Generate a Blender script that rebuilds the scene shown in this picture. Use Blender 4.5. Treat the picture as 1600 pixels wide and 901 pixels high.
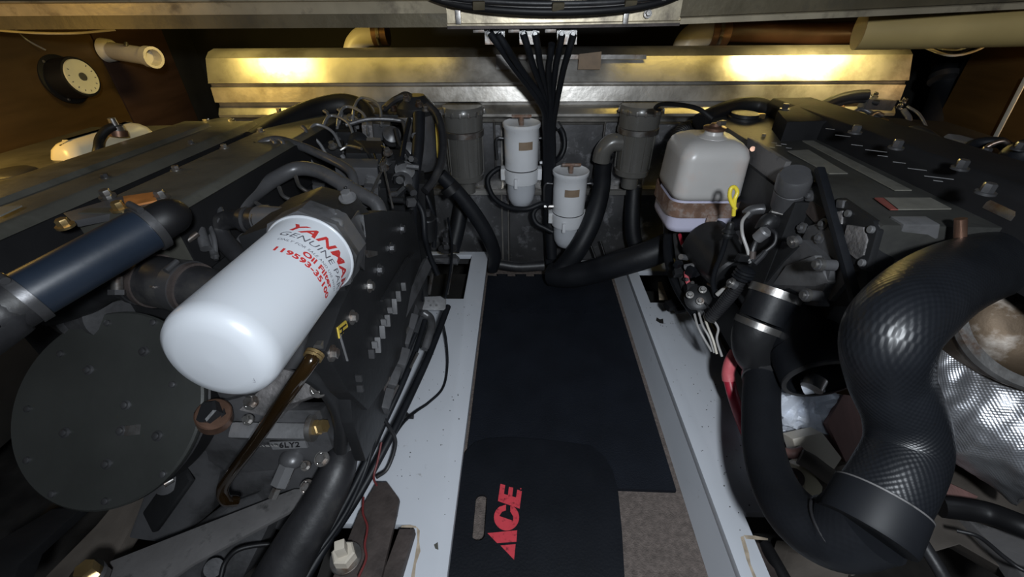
import bpy, bmesh, math, random
from mathutils import Vector as V, Matrix, Euler
random.seed(7)
C = bpy.context.scene.collection
for o in list(bpy.data.objects): bpy.data.objects.remove(o)

# ---------------------------------------------------------------- camera
FPX, CAMH = 671.0, 0.97
def basis(a, p, r):
    f = V((-math.sin(a)*math.cos(p), math.cos(a)*math.cos(p), -math.sin(p)))
    R = V((math.cos(a), math.sin(a), 0)); U = R.cross(f)
    c, s = math.cos(r), math.sin(r)
    return f, R*c - U*s, U*c + R*s
FW, RT, UP = basis(math.radians(1.4), math.radians(35), math.radians(.5))
cam_d = bpy.data.cameras.new('camera'); cam = bpy.data.objects.new('camera', cam_d); C.objects.link(cam)
cam.matrix_world = Matrix(((RT.x, UP.x, -FW.x, 0), (RT.y, UP.y, -FW.y, 0), (RT.z, UP.z, -FW.z, CAMH), (0, 0, 0, 1)))
cam_d.sensor_width = 36; cam_d.lens = 36*FPX/1600; cam_d.clip_start = .01
bpy.context.scene.camera = cam
# ---------------------------------------------------------------- light
sc = bpy.context.scene
sc.view_settings.view_transform = 'Standard'; sc.view_settings.look = 'None'
sc.view_settings.exposure = 0.0; sc.view_settings.gamma = 1
w = bpy.data.worlds.new('world'); sc.world = w; w.use_nodes = True
w.node_tree.nodes['Background'].inputs[0].default_value = (.55, .7, 1, 1)
w.node_tree.nodes['Background'].inputs[1].default_value = .008
def area(name, loc, target, size, power, col, sy=None):
    l = bpy.data.lights.new(name, 'AREA'); l.energy = power; l.color = col
    l.shape = 'RECTANGLE'; l.size = size; l.size_y = sy or size
    o = bpy.data.objects.new(name, l); C.objects.link(o); o.location = loc
    o.rotation_euler = (V(target)-V(loc)).to_track_quat('-Z', 'Y').to_euler(); return o
area('torch_light', (.13, -.20, 1.13), (.1, .85, .35), .07, 13, (.88, .94, 1))
area('soft_fill_light', (.25, -.45, 1.7), (0, .8, .1), .6, 2.6, (.78, .88, 1))  # unseen soft fill, added to even out the falloff of the torch
area('warm_lamp_left', (-.87, 1.38, .915), (-.87, 1.55, .70), .16, 1.8, (1, .74, .20), .035)
area('warm_fill_left', (-.62, 1.43, .93), (-.62, 1.56, .68), .75, .20, (1, .70, .12), .05).data.spread = math.radians(100)  # wide dim fill, added to spread gold over the left bulkhead
area('warm_lamp_right', (.93, 1.40, .915), (.93, 1.56, .70), .36, 1.9, (1, .78, .28), .035).data.spread = math.radians(84)
area('warm_fill_right', (.76, 1.43, .93), (.76, 1.57, .68), .85, .26, (1, .72, .16), .05).data.spread = math.radians(84)  # added fill without a fixture, widens the warm glow on the right
area('warm_lamp_side', (-1.22, .75, .90), (-1.2, 1.0, .3), .10, 2.0, (1, .62, .14))
area('warm_lamp_starboard', (1.5, 1.15, .85), (1.5, 1.6, .6), .08, .8, (1, .62, .24))

# ---------------------------------------------------------------- pixels to points (rays of the camera above)
def ray(px, py): return FW + RT*((px-800)/FPX) + UP*((450-py)/FPX)
def P(px, py, t=None, X=None, Y=None, Z=None):
    d = ray(px, py)
    if X is not None: t = X/d.x
    if Y is not None: t = Y/d.y
    if Z is not None: t = (Z-CAMH)/d.z
    return V((0, 0, CAMH)) + d*t
def PT(l): return [P(a, b, t=c) for a, b, c in l]

# ---------------------------------------------------------------- materials
def mat(name, col, rough=.5, metal=0., var=.15, vs=8., bump=0., bs=40., dirt=None, dirtamt=.5, ds=6., trans=0., coat=0., stretch=None, emis=None, spec=None, rvar=.1, alpha=1.):
    m = bpy.data.materials.new(name); m.use_nodes = True
    nt = m.node_tree; n = nt.nodes; L = nt.links; b = n['Principled BSDF']
    tc = n.new('ShaderNodeTexCoord'); mp = n.new('ShaderNodeMapping'); L.new(tc.outputs['Object'], mp.inputs[0])
    if stretch: mp.inputs['Scale'].default_value = stretch
    no = n.new('ShaderNodeTexNoise'); no.inputs['Scale'].default_value = vs; no.inputs['Detail'].default_value = 6
    L.new(mp.outputs[0], no.inputs['Vector'])
    cr = n.new('ShaderNodeValToRGB')
    c = V(col[:3]); lo = [max(0, x*(1-var)) for x in c]; hi = [min(1, x*(1+var)) for x in c]
    cr.color_ramp.elements[0].position = .3; cr.color_ramp.elements[1].position = .7
    cr.color_ramp.elements[0].color = (*lo, 1); cr.color_ramp.elements[1].color = (*hi, 1)
    L.new(no.outputs['Fac'], cr.inputs[0]); out = cr.outputs[0]
    if dirt:
        n2 = n.new('ShaderNodeTexNoise'); n2.inputs['Scale'].default_value = ds; n2.inputs['Detail'].default_value = 8; n2.inputs['Roughness'].default_value = .65
        L.new(mp.outputs[0], n2.inputs['Vector'])
        r2 = n.new('ShaderNodeValToRGB'); r2.color_ramp.elements[0].position = .62-.3*dirtamt; r2.color_ramp.elements[1].position = .78-.25*dirtamt
        L.new(n2.outputs['Fac'], r2.inputs[0])
        mx = n.new('ShaderNodeMix'); mx.data_type = 'RGBA'
        L.new(r2.outputs[0], mx.inputs[0]); L.new(out, mx.inputs[6]); mx.inputs[7].default_value = (*dirt, 1)
        out = mx.outputs[2]
    L.new(out, b.inputs['Base Color'])
    b.inputs['Metallic'].default_value = metal
    mr = n.new('ShaderNodeMapRange'); mr.inputs[3].default_value = max(0.02, rough-rvar); mr.inputs[4].default_value = min(1, rough+rvar)
    L.new(no.outputs['Fac'], mr.inputs[0]); L.new(mr.outputs[0], b.inputs['Roughness'])
    if trans: b.inputs['Transmission Weight'].default_value = trans
    if coat: b.inputs['Coat Weight'].default_value = coat
    if spec is not None: b.inputs['Specular IOR Level'].default_value = spec
    if bump:
        n3 = n.new('ShaderNodeTexNoise'); n3.inputs['Scale'].default_value = bs; n3.inputs['Detail'].default_value = 4
        L.new(mp.outputs[0], n3.inputs['Vector'])
        bp = n.new('ShaderNodeBump'); bp.inputs['Strength'].default_value = bump; bp.inputs['Distance'].default_value = .004
        L.new(n3.outputs['Fac'], bp.inputs['Height']); L.new(bp.outputs[0], b.inputs['Normal'])
    return m
def hose_mat(name, col, rough, su, sv, amp, diag=True):
    m = mat(name, col, rough, var=.2, vs=14, rvar=.06)
    nt = m.node_tree; n = nt.nodes; L = nt.links; b = n['Principled BSDF']
    uv = n.new('ShaderNodeTexCoord'); sx = n.new('ShaderNodeSeparateXYZ'); L.new(uv.outputs['UV'], sx.inputs[0])
    def wave(a, c):
        s1 = n.new('ShaderNodeMath'); s1.operation = 'MULTIPLY'; L.new(sx.outputs[0], s1.inputs[0]); s1.inputs[1].default_value = a*2*math.pi
        s2 = n.new('ShaderNodeMath'); s2.operation = 'MULTIPLY_ADD'; L.new(sx.outputs[1], s2.inputs[0]); s2.inputs[1].default_value = c*2*math.pi; L.new(s1.outputs[0], s2.inputs[2])
        s3 = n.new('ShaderNodeMath'); s3.operation = 'SINE'; L.new(s2.outputs[0], s3.inputs[0]); return s3
    if diag: w1, w2 = wave(su, sv), wave(-su, sv)
    else: w1, w2 = wave(su, 0), wave(0, sv)
    ad = n.new('ShaderNodeMath'); ad.operation = 'ADD'; L.new(w1.outputs[0], ad.inputs[0]); L.new(w2.outputs[0], ad.inputs[1])
    bp = n.new('ShaderNodeBump'); bp.inputs['Strength'].default_value = amp; bp.inputs['Distance'].default_value = .002
    L.new(ad.outputs[0], bp.inputs['Height']); L.new(bp.outputs[0], b.inputs['Normal'])
    return m
M = dict(
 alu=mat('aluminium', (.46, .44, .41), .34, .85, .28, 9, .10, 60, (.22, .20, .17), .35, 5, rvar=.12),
 aluflat=mat('shaded_aluminium', (.13, .13, .135), .40, .75, .30, 7, .12, 70, (.40, .40, .42), .25, 22, rvar=.12),  # darker copy of the aluminium, shade of the lower bulkhead in its colour
 beamb=mat('lit_beam_aluminium', (.46, .40, .29), .36, .5, .2, 9, .1, 60, (.2, .17, .13), .3, 14),  # paler copy of the beam metal, its lit bands put into the colour
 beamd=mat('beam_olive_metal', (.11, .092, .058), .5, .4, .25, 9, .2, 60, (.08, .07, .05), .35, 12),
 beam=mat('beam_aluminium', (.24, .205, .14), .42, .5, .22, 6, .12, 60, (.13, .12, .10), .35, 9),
 chrome=mat('bright_steel', (.6, .6, .6), .22, 1, .1, 20),
 steel=mat('dull_steel', (.32, .31, .30), .38, .9, .2, 25, .1, 90, (.16, .09, .05), .35, 20),
 dsteel=mat('dark_steel', (.11, .11, .115), .36, .7, .2, 20, .1, 80),
 eng=mat('engine_grey_paint', (.10, .10, .105), .38, .35, .18, 10, .18, 60, (.035, .035, .036), .35, 7),
 eng2=mat('engine_light_grey_paint', (.17, .17, .175), .40, .3, .15, 10, .18, 60, (.08, .08, .08), .35, 9),
 engd=mat('engine_dark_paint', (.018, .0185, .020), .42, .2, .2, 10, .2, 60, spec=.4),
 engo=mat('engine_olive_grey_paint', (.10, .098, .084), .45, .3, .2, 8, .2, 50, (.05, .05, .04), .4, 6),
 cast=mat('rough_casting', (.21, .20, .20), .5, .35, .3, 30, .6, 120, (.06, .06, .06), .4, 18),
 disc=mat('pulley_black_paint', (.036, .038, .036), .42, .1, .15, 8, .1, 70, spec=.5),
 black=mat('black_plastic', (.007, .007, .008), .5, 0, .2, 10, .05, 80, spec=.35),
 rub=mat('black_rubber', (.007, .008, .0105), .52, 0, .25, 12, .1, 90, spec=.35),
 rubd=mat('dusty_rubber', (.018, .018, .020), .46, 0, .35, 16, .15, 70, (.05, .048, .045), .3, 9),
 blackm=mat('matt_black_paint', (.010, .010, .011), .7, 0, .2, 10, .1, 60, spec=.2),
 engg=mat('engine_top_paint', (.050, .050, .046), .5, .2, .2, 8, .15, 60, (.03, .03, .03), .3, 6, spec=.3),
 void=mat('shade_and_speck_black', (.012, .011, .010), .8, 0, .4, 8),  # near-black that paints unlit voids; also used for dirt specks and chips
 hull=mat('bilge_grime', (.028, .026, .024), .7, 0, .6, 9, .4, 30),
 white=mat('white_gelcoat', (.55, .575, .62), .40, 0, .04, 5, .04, 40, (.16, .15, .14), -.10, 34, coat=.15),
 filt=mat('white_enamel', (.44, .46, .49), .30, 0, .02, 6, coat=.3),
 racor=mat('white_filter_paint', (.66, .67, .69), .38, 0, .05, 9, .05, 40, (.5, .48, .44), .2, 12),
 bowl=mat('cloudy_bowl_plastic', (.60, .62, .66), .25, 0, .05, 9, trans=.25),
 tank=mat('translucent_white_plastic', (.50, .485, .47), .34, 0, .10, 7, .05, 30, (.52, .44, .40), .45, 8, trans=.12),
 tankb=mat('coolant_level_plastic', (.55, .54, .68), .34, 0, .08, 7, trans=.12),
 ivory=mat('ivory_plastic', (.70, .63, .45), .32, 0, .08, 9, trans=.1),
 pvc=mat('grey_white_pvc', (.55, .50, .42), .4, 0, .1, 10),
 cream=mat('cream_insulation', (.40, .30, .12), .6, 0, .12, 7, .1, 30),
 rust=mat('rusty_steel', (.20, .12, .085), .6, .3, .35, 26, .3, 80, (.34, .30, .28), .42, 30),
 rustd=mat('dark_rusty_steel', (.075, .06, .055), .6, .3, .4, 20, .3, 80, (.03, .025, .025), .4, 10),
 redwire=mat('dull_red_wire', (.13, .02, .02), .5, 0, .1, 20),
 copper=mat('copper', (.26, .15, .105), .36, .8, .2, 30, .1, 80),
 brass=mat('brass', (.62, .44, .20), .32, .9, .2, 30, .1, 80),
 wood=mat('mahogany_board', (.075, .041, .012), .45, 0, .25, 3, .06, 30, stretch=(1, 1, 8)),
 woodd=mat('dark_mahogany_board', (.055, .028, .018), .5, 0, .25, 3, .06, 30, stretch=(1, 1, 8)),
 timber=mat('red_brown_timber', (.16, .085, .075), .6, 0, .25, 8, .2, 50, stretch=(6, 1, 1)),
 greytimber=mat('dirty_board', (.10, .085, .072), .7, 0, .4, 9, .3, 40),
 foam=mat('dark_foam_mat', (.005, .007, .012), .65, 0, .20, 9, .35, 260, spec=.3),
 kneel=mat('kneeling_pad_foam', (.005, .0065, .010), .55, 0, .15, 9, .15, 200, spec=.3),
 stain=mat('rust_stain_paint', (.40, .33, .25), .5, 0, .35, 60),
 carpet=mat('brown_carpet', (.135, .110, .098), .95, 0, .30, 90, .8, 300),
 red=mat('red_print', (.62, .055, .075), .5, 0, .06, 30, 0, 40, (.12, .012, .02), .28, 90),
 redink=mat('filter_red_ink', (.48, .035, .035), .4, 0, .05, 30),
 greyink=mat('filter_grey_ink', (.10, .10, .12), .4, 0, .05, 30),
 redcable=mat('red_cable_sheath', (.42, .025, .05), .38, 0, .1, 20),
 redtape=mat('red_tape', (.62, .13, .15), .45, 0, .1, 30, .3, 90),
 yellow=mat('yellow_plastic', (.72, .58, .05), .35, 0, .08, 30),
 yelsticker=mat('yellow_sticker', (.55, .40, .06), .5, 0, .1, 60),
 amber=mat('amber_hose_plastic', (.014, .0075, .0025), .12, 0, .2, 12, coat=.5),
 blue=mat('blue_silicone_hose', (.014, .021, .034), .36, 0, .15, 10, .05, 60),
 foil=mat('foil_lagging', (.62, .63, .66), .25, .92, .12, 14, .9, 90, (.35, .35, .37), .3, 12),
 bag=mat('crumpled_white_foil', (.66, .70, .78), .42, .1, .15, 30, .8, 60),
 exh=mat('heat_stained_steel', (.12, .085, .055), .55, .6, .35, 14, .2, 60, (.40, .36, .32), .3, 16),
 dial=mat('dial_face', (.70, .66, .45), .5, 0, .05, 20),
 label=mat('brown_label', (.23, .165, .11), .6, 0, .15, 40),
 greylabel=mat('grey_label', (.15, .145, .125), .5, 0, .12, 50),
 redlabel=mat('red_label', (.20, .06, .05), .5, 0, .2, 50),
 orange=mat('orange_label', (.42, .16, .04), .5, 0, .2, 50),
 wire=mat('grey_wire', (.35, .34, .33), .45, 0, .1, 30),
 whitewire=mat('white_wire', (.62, .58, .50), .45, 0, .1, 30),
 clear=mat('smoky_strainer_plastic', (.10, .097, .09), .28, 0, .1, 9, coat=.3),
 browntube=mat('brown_hose', (.05, .022, .014), .4, 0, .25, 14),
 strip=mat('flat_grey_bar', (.15, .145, .145), .55, .3, .12, 16, .15, 90, (.05, .05, .05), .2, 30),
)
M['hose'] = hose_mat('woven_rubber_hose', (.008, .0092, .0118), .40, 40, 118, .12, diag=True)
M['hose2'] = hose_mat('woven_rubber_hose_fine', (.007, .008, .0105), .58, 26, 90, .04)
for k_ in ('hose2',): M[k_].node_tree.nodes['Principled BSDF'].inputs['Specular IOR Level'].default_value = .3
M['hatch_foil'] = hose_mat('quilted_foil', (.50, .51, .54), .36, 150, 170, .16, diag=True)
M['hatch_foil'].node_tree.nodes['Principled BSDF'].inputs['Metallic'].default_value = .85

# ---------------------------------------------------------------- mesh helpers
OFF = {}
def frame(d):
    d = V(d).normalized(); a = V((0, 0, 1)) if abs(d.z) < .9 else V((0, 1, 0))
    x = d.cross(a).normalized(); return x, d.cross(x).normalized(), d
def crom(pts, k=8):
    p = [V(q) for q in pts]
    if len(p) < 3: return p
    p = [p[0]*2-p[1]] + p + [p[-1]*2-p[-2]]; out = []
    for i in range(1, len(p)-2):
        for j in range(k):
            t = j/k; a, b, c, d = p[i-1], p[i], p[i+1], p[i+2]
            out.append(.5*((2*b)+(c-a)*t+(2*a-5*b+4*c-d)*t*t+(3*b-a-3*c+d)*t**3))
    out.append(p[-2]); return out
class B:
    def __init__(s): s.bm = bmesh.new(); s.uv = s.bm.loops.layers.uv.new('UVMap')
    def _tmp(s, t, mtx):
        me = bpy.data.meshes.new('t'); t.transform(mtx); t.to_mesh(me); s.bm.from_mesh(me); bpy.data.meshes.remove(me); t.free()
    def box(s, c, size, rot=(0, 0, 0), bev=.003):
        t = bmesh.new(); bmesh.ops.create_cube(t, size=1); bmesh.ops.scale(t, vec=V(size), verts=t.verts)
        if bev: bmesh.ops.bevel(t, geom=t.edges[:], offset=min(bev, min(size)*.45), segments=2, affect='EDGES', profile=.7)
        s._tmp(t, Matrix.Translation(V(c)) @ Euler([math.radians(a) for a in rot]).to_matrix().to_4x4()); return s
    def bar(s, a, b, w, h, up=(0, 0, 1), bev=.002):
        a, b = V(a), V(b); d = (b-a); y = d.normalized(); x = y.cross(V(up)).normalized(); z = x.cross(y)
        t = bmesh.new(); bmesh.ops.create_cube(t, size=1); bmesh.ops.scale(t, vec=V((w, d.length, h)), verts=t.verts)
        if bev: bmesh.ops.bevel(t, geom=t.edges[:], offset=min(bev, w*.4, h*.4), segments=2, affect='EDGES', profile=.7)
        m = Matrix((x, y, z)).transposed().to_4x4(); m.translation = (a+b)/2; s._tmp(t, m); return s
    def lathe(s, o, d, prof, n=32, cap=True):
        x, y, z = frame(d); o = V(o); rings = []
        for h, r in prof:
            rings.append([s.bm.verts.new(o+z*h+(x*math.cos(2*math.pi*k/n)+y*math.sin(2*math.pi*k/n))*max(r, 1e-5)) for k in range(n)])
        for i in range(len(rings)-1):
            for k in range(n): s.bm.faces.new((rings[i][k], rings[i][(k+1) % n], rings[i+1][(k+1) % n], rings[i+1][k]))
        if cap: s.bm.faces.new(rings[0][::-1]); s.bm.faces.new(rings[-1])
        return s
    def cyl(s, a, b, r, r2=None, n=24, bev=.0):
        a, b = V(a), V(b); L = (b-a).length; r2 = r if r2 is None else r2
        pr = [(0, r), (L, r2)] if not bev else [(0, r-bev), (bev, r), (L-bev, r2), (L, r2-bev)]
        return s.lathe(a, b-a, pr, n)
    def tube(s, pts, r, n=14, k=8, rib=None, smooth=True, cap=True, flat=None):
        c = crom(pts, k) if smooth else [V(q) for q in pts]
        R = r if isinstance(r, (list, tuple)) else None
        if rib:   # resample evenly; ribs = (pitch, amplitude)
            L = [0]
            for i in range(1, len(c)): L.append(L[-1]+(c[i]-c[i-1]).length)
            m = int(L[-1]/rib[0]*4)+1; cc = []; j = 0
            for i in range(m+1):
                q = L[-1]*i/m
                while j < len(L)-2 and L[j+1] < q: j += 1
                f = (q-L[j])/max(1e-9, L[j+1]-L[j]); cc.append(c[j].lerp(c[j+1], f))
            c = cc
        m = len(c); x, y, z = frame(c[1]-c[0]); rings = []; ln = 0
        for i in range(m):
            d = ((c[min(i+1, m-1)]-c[max(i-1, 0)])).normalized()
            x = (x-d*x.dot(d)).normalized(); y = d.cross(x)
            if R:
                q = i/(m-1)*(len(R)-1); a = min(int(q), len(R)-2); rr = R[a]+(R[a+1]-R[a])*(q-a)
            else: rr = r
            if rib: rr *= 1+(rib[1] if i % 4 in (1, 2) else -rib[1])
            if i: ln += (c[i]-c[i-1]).length
            rings.append(([s.bm.verts.new(c[i]+x*math.cos(2*math.pi*q/n)*rr+y*math.sin(2*math.pi*q/n)*rr) for q in range(n)], ln))
        for i in range(m-1):
            (r0, l0), (r1, l1) = rings[i], rings[i+1]
            for q in range(n):
                fc = s.bm.faces.new((r0[q], r0[(q+1) % n], r1[(q+1) % n], r1[q]))
                for lp, u in zip(fc.loops, ((q/n, l0), ((q+1)/n, l0), ((q+1)/n, l1), (q/n, l1))): lp[s.uv].uv = u
        if cap: s.bm.faces.new(rings[0][0][::-1]); s.bm.faces.new(rings[-1][0])
        return s
    def ring(s, c, d, r, w=.012, th=.0025, n=36):      # a band round an axis
        return s.lathe(V(c)-V(d).normalized()*w/2, d, [(0, r-.002), (0, r+th), (w, r+th), (w, r-.002), (0, r-.002)], n, cap=False)
    def torus(s, c, d, R, r, n=36, m=10):
        return s.lathe(c, d, [(r*math.sin(2*math.pi*k/m), R+r*math.cos(2*math.pi*k/m)) for k in range(m+1)], n, cap=False)
    def prism(s, pts, vec, bev=0):
        t = bmesh.new(); f = t.faces.new([t.verts.new(V(q)) for q in pts])
        e = bmesh.ops.extrude_face_region(t, geom=[f]); vs = [g for g in e['geom'] if isinstance(g, bmesh.types.BMVert)]
        bmesh.ops.translate(t, verts=vs, vec=V(vec)); bmesh.ops.recalc_face_normals(t, faces=t.faces[:])
        if bev: bmesh.ops.bevel(t, geom=t.edges[:], offset=bev, segments=2, affect='EDGES', profile=.7)
        s._tmp(t, Matrix()); return s
    def hexbolt(s, p, d, r=.008, h=.007, washer=True):
        d = V(d).normalized(); p = V(p)
        if washer: s.lathe(p-d*.002, d, [(0, r*1.5), (.0035, r*1.5)], 20); p = p+d*.0015
        s.lathe(p, d, [(0, r), (h*.85, r), (h, r*.86)], 6); return s
    def ball(s, c, r, sc=(1, 1, 1), n=20):
        t = bmesh.new(); bmesh.ops.create_uvsphere(t, u_segments=n, v_segments=n//2+2, radius=r)
        s._tmp(t, Matrix.Translation(V(c)) @ Matrix.Diagonal((*sc, 1))); return s
    def build(s, name, m, parent=None, label=None, ang=38):
        bmesh.ops.recalc_face_normals(s.bm, faces=s.bm.faces[:])
        off = OFF.get(parent, V()) if parent else None
        lo = V((0, 0, 0))
        if parent is None:
            vs = [v.co for v in s.bm.verts]; mn = V([min(v[i] for v in vs) for i in range(3)]); mx = V([max(v[i] for v in vs) for i in range(3)])
            lo = V(((mn.x+mx.x)/2, (mn.y+mx.y)/2, mn.z)); off = lo
        bmesh.ops.translate(s.bm, verts=s.bm.verts[:], vec=-off)
        ng = [f for f in s.bm.faces if len(f.verts) > 4 and f.calc_area() > 2e-5]
        if ng: bmesh.ops.triangulate(s.bm, faces=ng, ngon_method='EAR_CLIP')
        me = bpy.data.meshes.new(name); s.bm.to_mesh(me); s.bm.free()
        me.materials.append(M[m] if isinstance(m, str) else m)
        me.shade_smooth(); me.set_sharp_from_angle(angle=math.radians(ang))
        o = bpy.data.objects.new(name, me); C.objects.link(o)
        if parent: o.parent = parent
        else: o.location = lo
        OFF[o] = off.copy()
        if label: o['label'] = label
        return o
def tag(o, label, cat, group=None, kind=None):
    o['label'] = label; o['category'] = cat
    if group: o['group'] = group
    if kind: o['kind'] = kind
    return o
def thing(name, label, cat, loc, group=None):
    o = bpy.data.objects.new(name, None); C.objects.link(o); o.location = V(loc); o.empty_display_size = .05
    OFF[o] = V(loc); return tag(o, label, cat, group)
def struct(name, b, m, ang=38):
    o = b.build(name, m, None, ang=ang); o['kind'] = 'structure'; return o
def rope(name, pts, r, m, label, cat, group=None, **k):
    return tag(B().tube(pts, r, **k).build(name, m), label, cat, group)
def clamp(parent, c, d, r, m='steel', name='hose_clamp', screw=None):
    o = B().ring(c, d, r, .011, .002).build(name, m, parent)
    x, y, z = frame(d); s = V(screw) if screw else V((0, -.5, 1)); s = (s-z*s.dot(z)).normalized()
    q = V(c)+s*(r+.005); t = z.cross(s)
    B().cyl(q-t*.011, q+t*.011, .0045, n=12).build('clamp_screw', m, o)
    return o

def text_obj(s, size, m, parent, mapf, name='lettering', bold=0., shear=0., sx=1., sub=0):
    cu = bpy.data.curves.new('txt', 'FONT'); cu.body = s; cu.size = size; cu.offset = bold; cu.shear = shear; cu.resolution_u = 3; cu.space_character = 1.06
    t = bpy.data.objects.new('txt', cu); C.objects.link(t)
    dg = bpy.context.evaluated_depsgraph_get(); dg.update(); me = bpy.data.meshes.new_from_object(t.evaluated_get(dg))
    bpy.data.objects.remove(t); bpy.data.curves.remove(cu)
    bm = bmesh.new(); bm.from_mesh(me); bpy.data.meshes.remove(me)
    bmesh.ops.triangulate(bm, faces=bm.faces[:])
    for _ in range(sub): bmesh.ops.subdivide_edges(bm, edges=[e for e in bm.edges if e.calc_length() > size*.12], cuts=1)
    for v in bm.verts: v.co = V(mapf(v.co.x*sx, v.co.y))
    b = B(); b.bm.free(); b.bm = bm
    return b.build(name, m, parent)
# ================================================================ STRUCTURE
FL, FR = -.145, .376          # walkway sides
b = B(); b.box((.115, .9, -.012), (FR-FL+.02, 1.5, .024), bev=0); struct('floor', b, 'carpet')
b = B(); b.box((0, .75, -.36), (5.2, 3.2, .02), bev=0); struct('hull_bottom', b, 'hull')
b = B(); b.box((0, 2.25, .25), (6.0, .03, 1.7), bev=0); b.box((2.6, 1.2, .25), (.03, 2.4, 1.7), bev=0); b.box((-2.4, 1.2, .25), (.03, 2.4, 1.7), bev=0); struct('wall_far', b, 'void')  # black sheets added to close the gaps as unlit space
b = B(); b.box((0, 1.75, .995), (5.2, 1.1, .05), bev=0); struct('ceiling', b, 'void')
b = B(); b.box((-1.40, 1.28, .74), (.03, .575, .46), bev=0); b.box((-1.40, .25, .74), (.03, 1.47, .46), bev=0); struct('wall_left', b, 'wood')
b = B(); b.box((-1.40, 1.735, .74), (.03, .32, .46), bev=.001); struct('trim_1', b, 'woodd')
b = B(); b.box((-1.43, 1.1, .45), (.02, 2.0, 1.0), bev=0); struct('wall_left_shade', b, 'void')  # black sheet standing in for the darkness below the boards
b = B(); b.box((1.56, .75, .76), (.03, 1.9, .44), bev=0); struct('wall_right', b, 'wood')

# stringers (engine beds)
def stringer(x_in, x_bot, x_out, sgn, recs, name):
    """white bed: inner face leans, top plate has cut-outs; recs = (y0,y1) pockets open to the engine side"""
    b = B(); xi, xo = x_in, x_out; zt = .10
    out = [(xi, -.1), (xi, 1.50), (xo, 1.50)]
    for y0, y1, xr in reversed(recs): out += [(xo, y1), (xr, y1), (xr, y0), (xo, y0)]
    out += [(xo, -.1)]
    b.prism([(x, y, zt) for x, y in out], (0, 0, -.02), bev=.003)
    o = struct(name, b, 'white')
    B().prism([(xi+sgn*.001, -.1, zt-.019), (xi+sgn*.03, -.1, zt-.019), (x_bot+sgn*.03, -.1, -.03), (x_bot, -.1, -.03)], (0, 1.6, 0)).build('side_face', 'white', o)
    for y0, y1, xr in recs:
        x0, x1 = sorted((xr, xo))
        B().box(((x0+x1)/2, (y0+y1)/2, zt-.10), (x1-x0+.01, y1-y0+.01, .01), bev=0).build('pocket_floor', 'void', o)
        B().box((xr, (y0+y1)/2, zt-.052), (.006, y1-y0, .088), bev=0).build('pocket_side', 'black', o)
    return o
sl = stringer(-.130, -.150, -.40, -1, [(.05, .425, -.215), (1.18, 1.475, -.195)], 'trim_2')
sr = stringer(.398, .372, .60, 1, [(.12, .46, .452), (1.165, 1.36, .437)], 'trim_3')
# stains at pocket corners, drain hole
B().cyl(P(966, 478, X=.376)-V((.002, 0, 0)), P(966, 478, X=.376)+V((.004, 0, 0)), .020, n=24).build('drain_hole', 'black', sr)
B().cyl(P(757, 465, X=-.141)-V((.004, 0, 0)), P(757, 465, X=-.141)+V((.002, 0, 0)), .012, n=24).build('drain_hole', 'steel', sl)

for st_, pts in ((sl, [(651, 822), (656, 828), (655, 845), (657, 860), (650, 880), (648, 901), (642, 901), (648, 870), (652, 845)]), (sl, [(628, 820), (640, 819), (650, 821), (651, 824), (626, 823)]), (sr, [(1157, 838), (1162, 836), (1165, 846), (1170, 862), (1173, 880), (1182, 901), (1177, 901), (1166, 872)]), (sr, [(1162, 835), (1180, 836), (1200, 840), (1200, 843), (1166, 841)]), (sr, [(1028, 440), (1034, 440), (1044, 468), (1030, 468)])):
    B().prism([P(a_, c_, Z=.1004) for a_, c_ in pts], (0, 0, -.0003)).build('rust_stain', 'stain', st_)
rs = random.Random(3)
for st_, x0, x1 in ((sl, -.30, -.14), (sr, .41, .53)):
    b = B()
    for k in range(70):
        x, y, r = rs.uniform(x0, x1), rs.uniform(.4, 1.15), rs.uniform(.0006, .0018)
        b.prism([(x+r*rs.uniform(.5, 1.4)*math.cos(a_), y+r*rs.uniform(.5, 1.4)*math.sin(a_), .1004) for a_ in (0, 1.3, 2.5, 3.8, 5.1)], (0, 0, -.0003))
    b.build('dirt_specks', 'void', st_)['kind'] = 'stuff'
B().prism([P(a_, c_, Z=.1005) for a_, c_ in ((1026, 495), (1031, 498), (1036, 497), (1037, 505), (1031, 504), (1025, 500))], (0, 0, -.0003)).build('chip', 'void', sr)
B().prism([P(a_, c_, Z=.1005) for a_, c_ in ((678, 850), (684, 846), (685, 858), (680, 856))], (0, 0, -.0003)).build('chip', 'engo', sl)
# aft bulkhead, folded aluminium
XL, XR = -1.02, 1.22
def sheet(prof, x0, x1, th, dy0=0, dy1=0):
    b = B(); bm = b.bm; n = len(prof); g = []
    for x in (x0, x1):
        g.append([bm.verts.new((x, y, z)) for y, z in prof]); 
    for x in (x0, x1):
        g.append([bm.verts.new((x, y+th, z-.004)) for y, z in prof])
    for i in range(n-1):
        bm.faces.new((g[0][i], g[0][i+1], g[1][i+1], g[1][i])); bm.faces.new((g[2][i], g[3][i], g[3][i+1], g[2][i+1]))
        bm.faces.new((g[0][i], g[2][i], g[2][i+1], g[0][i+1])); bm.faces.new((g[1][i], g[1][i+1], g[3][i+1], g[3][i]))
    return b
prof = [(1.66, .795), (1.60, .812), (1.565, .806), (1.54, .79), (1.534, .776), (1.508, .722), (1.520, .717), (1.520, .712), (1.512, .708),
        (1.506, .664), (1.524, .658), (1.524, .650), (1.514, .643), (1.500, .626), (1.500, .618), (1.512, .610), (1.530, .606), (1.532, .598), (1.528, .594), (1.545, .586), (1.548, .58)]
def curve_end(prof): return prof
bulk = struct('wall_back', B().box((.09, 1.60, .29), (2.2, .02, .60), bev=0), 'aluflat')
B.build(sheet(prof, XL, XR, .012), 'folded_upper_panel', 'alu', bulk, ang=25)
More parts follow.
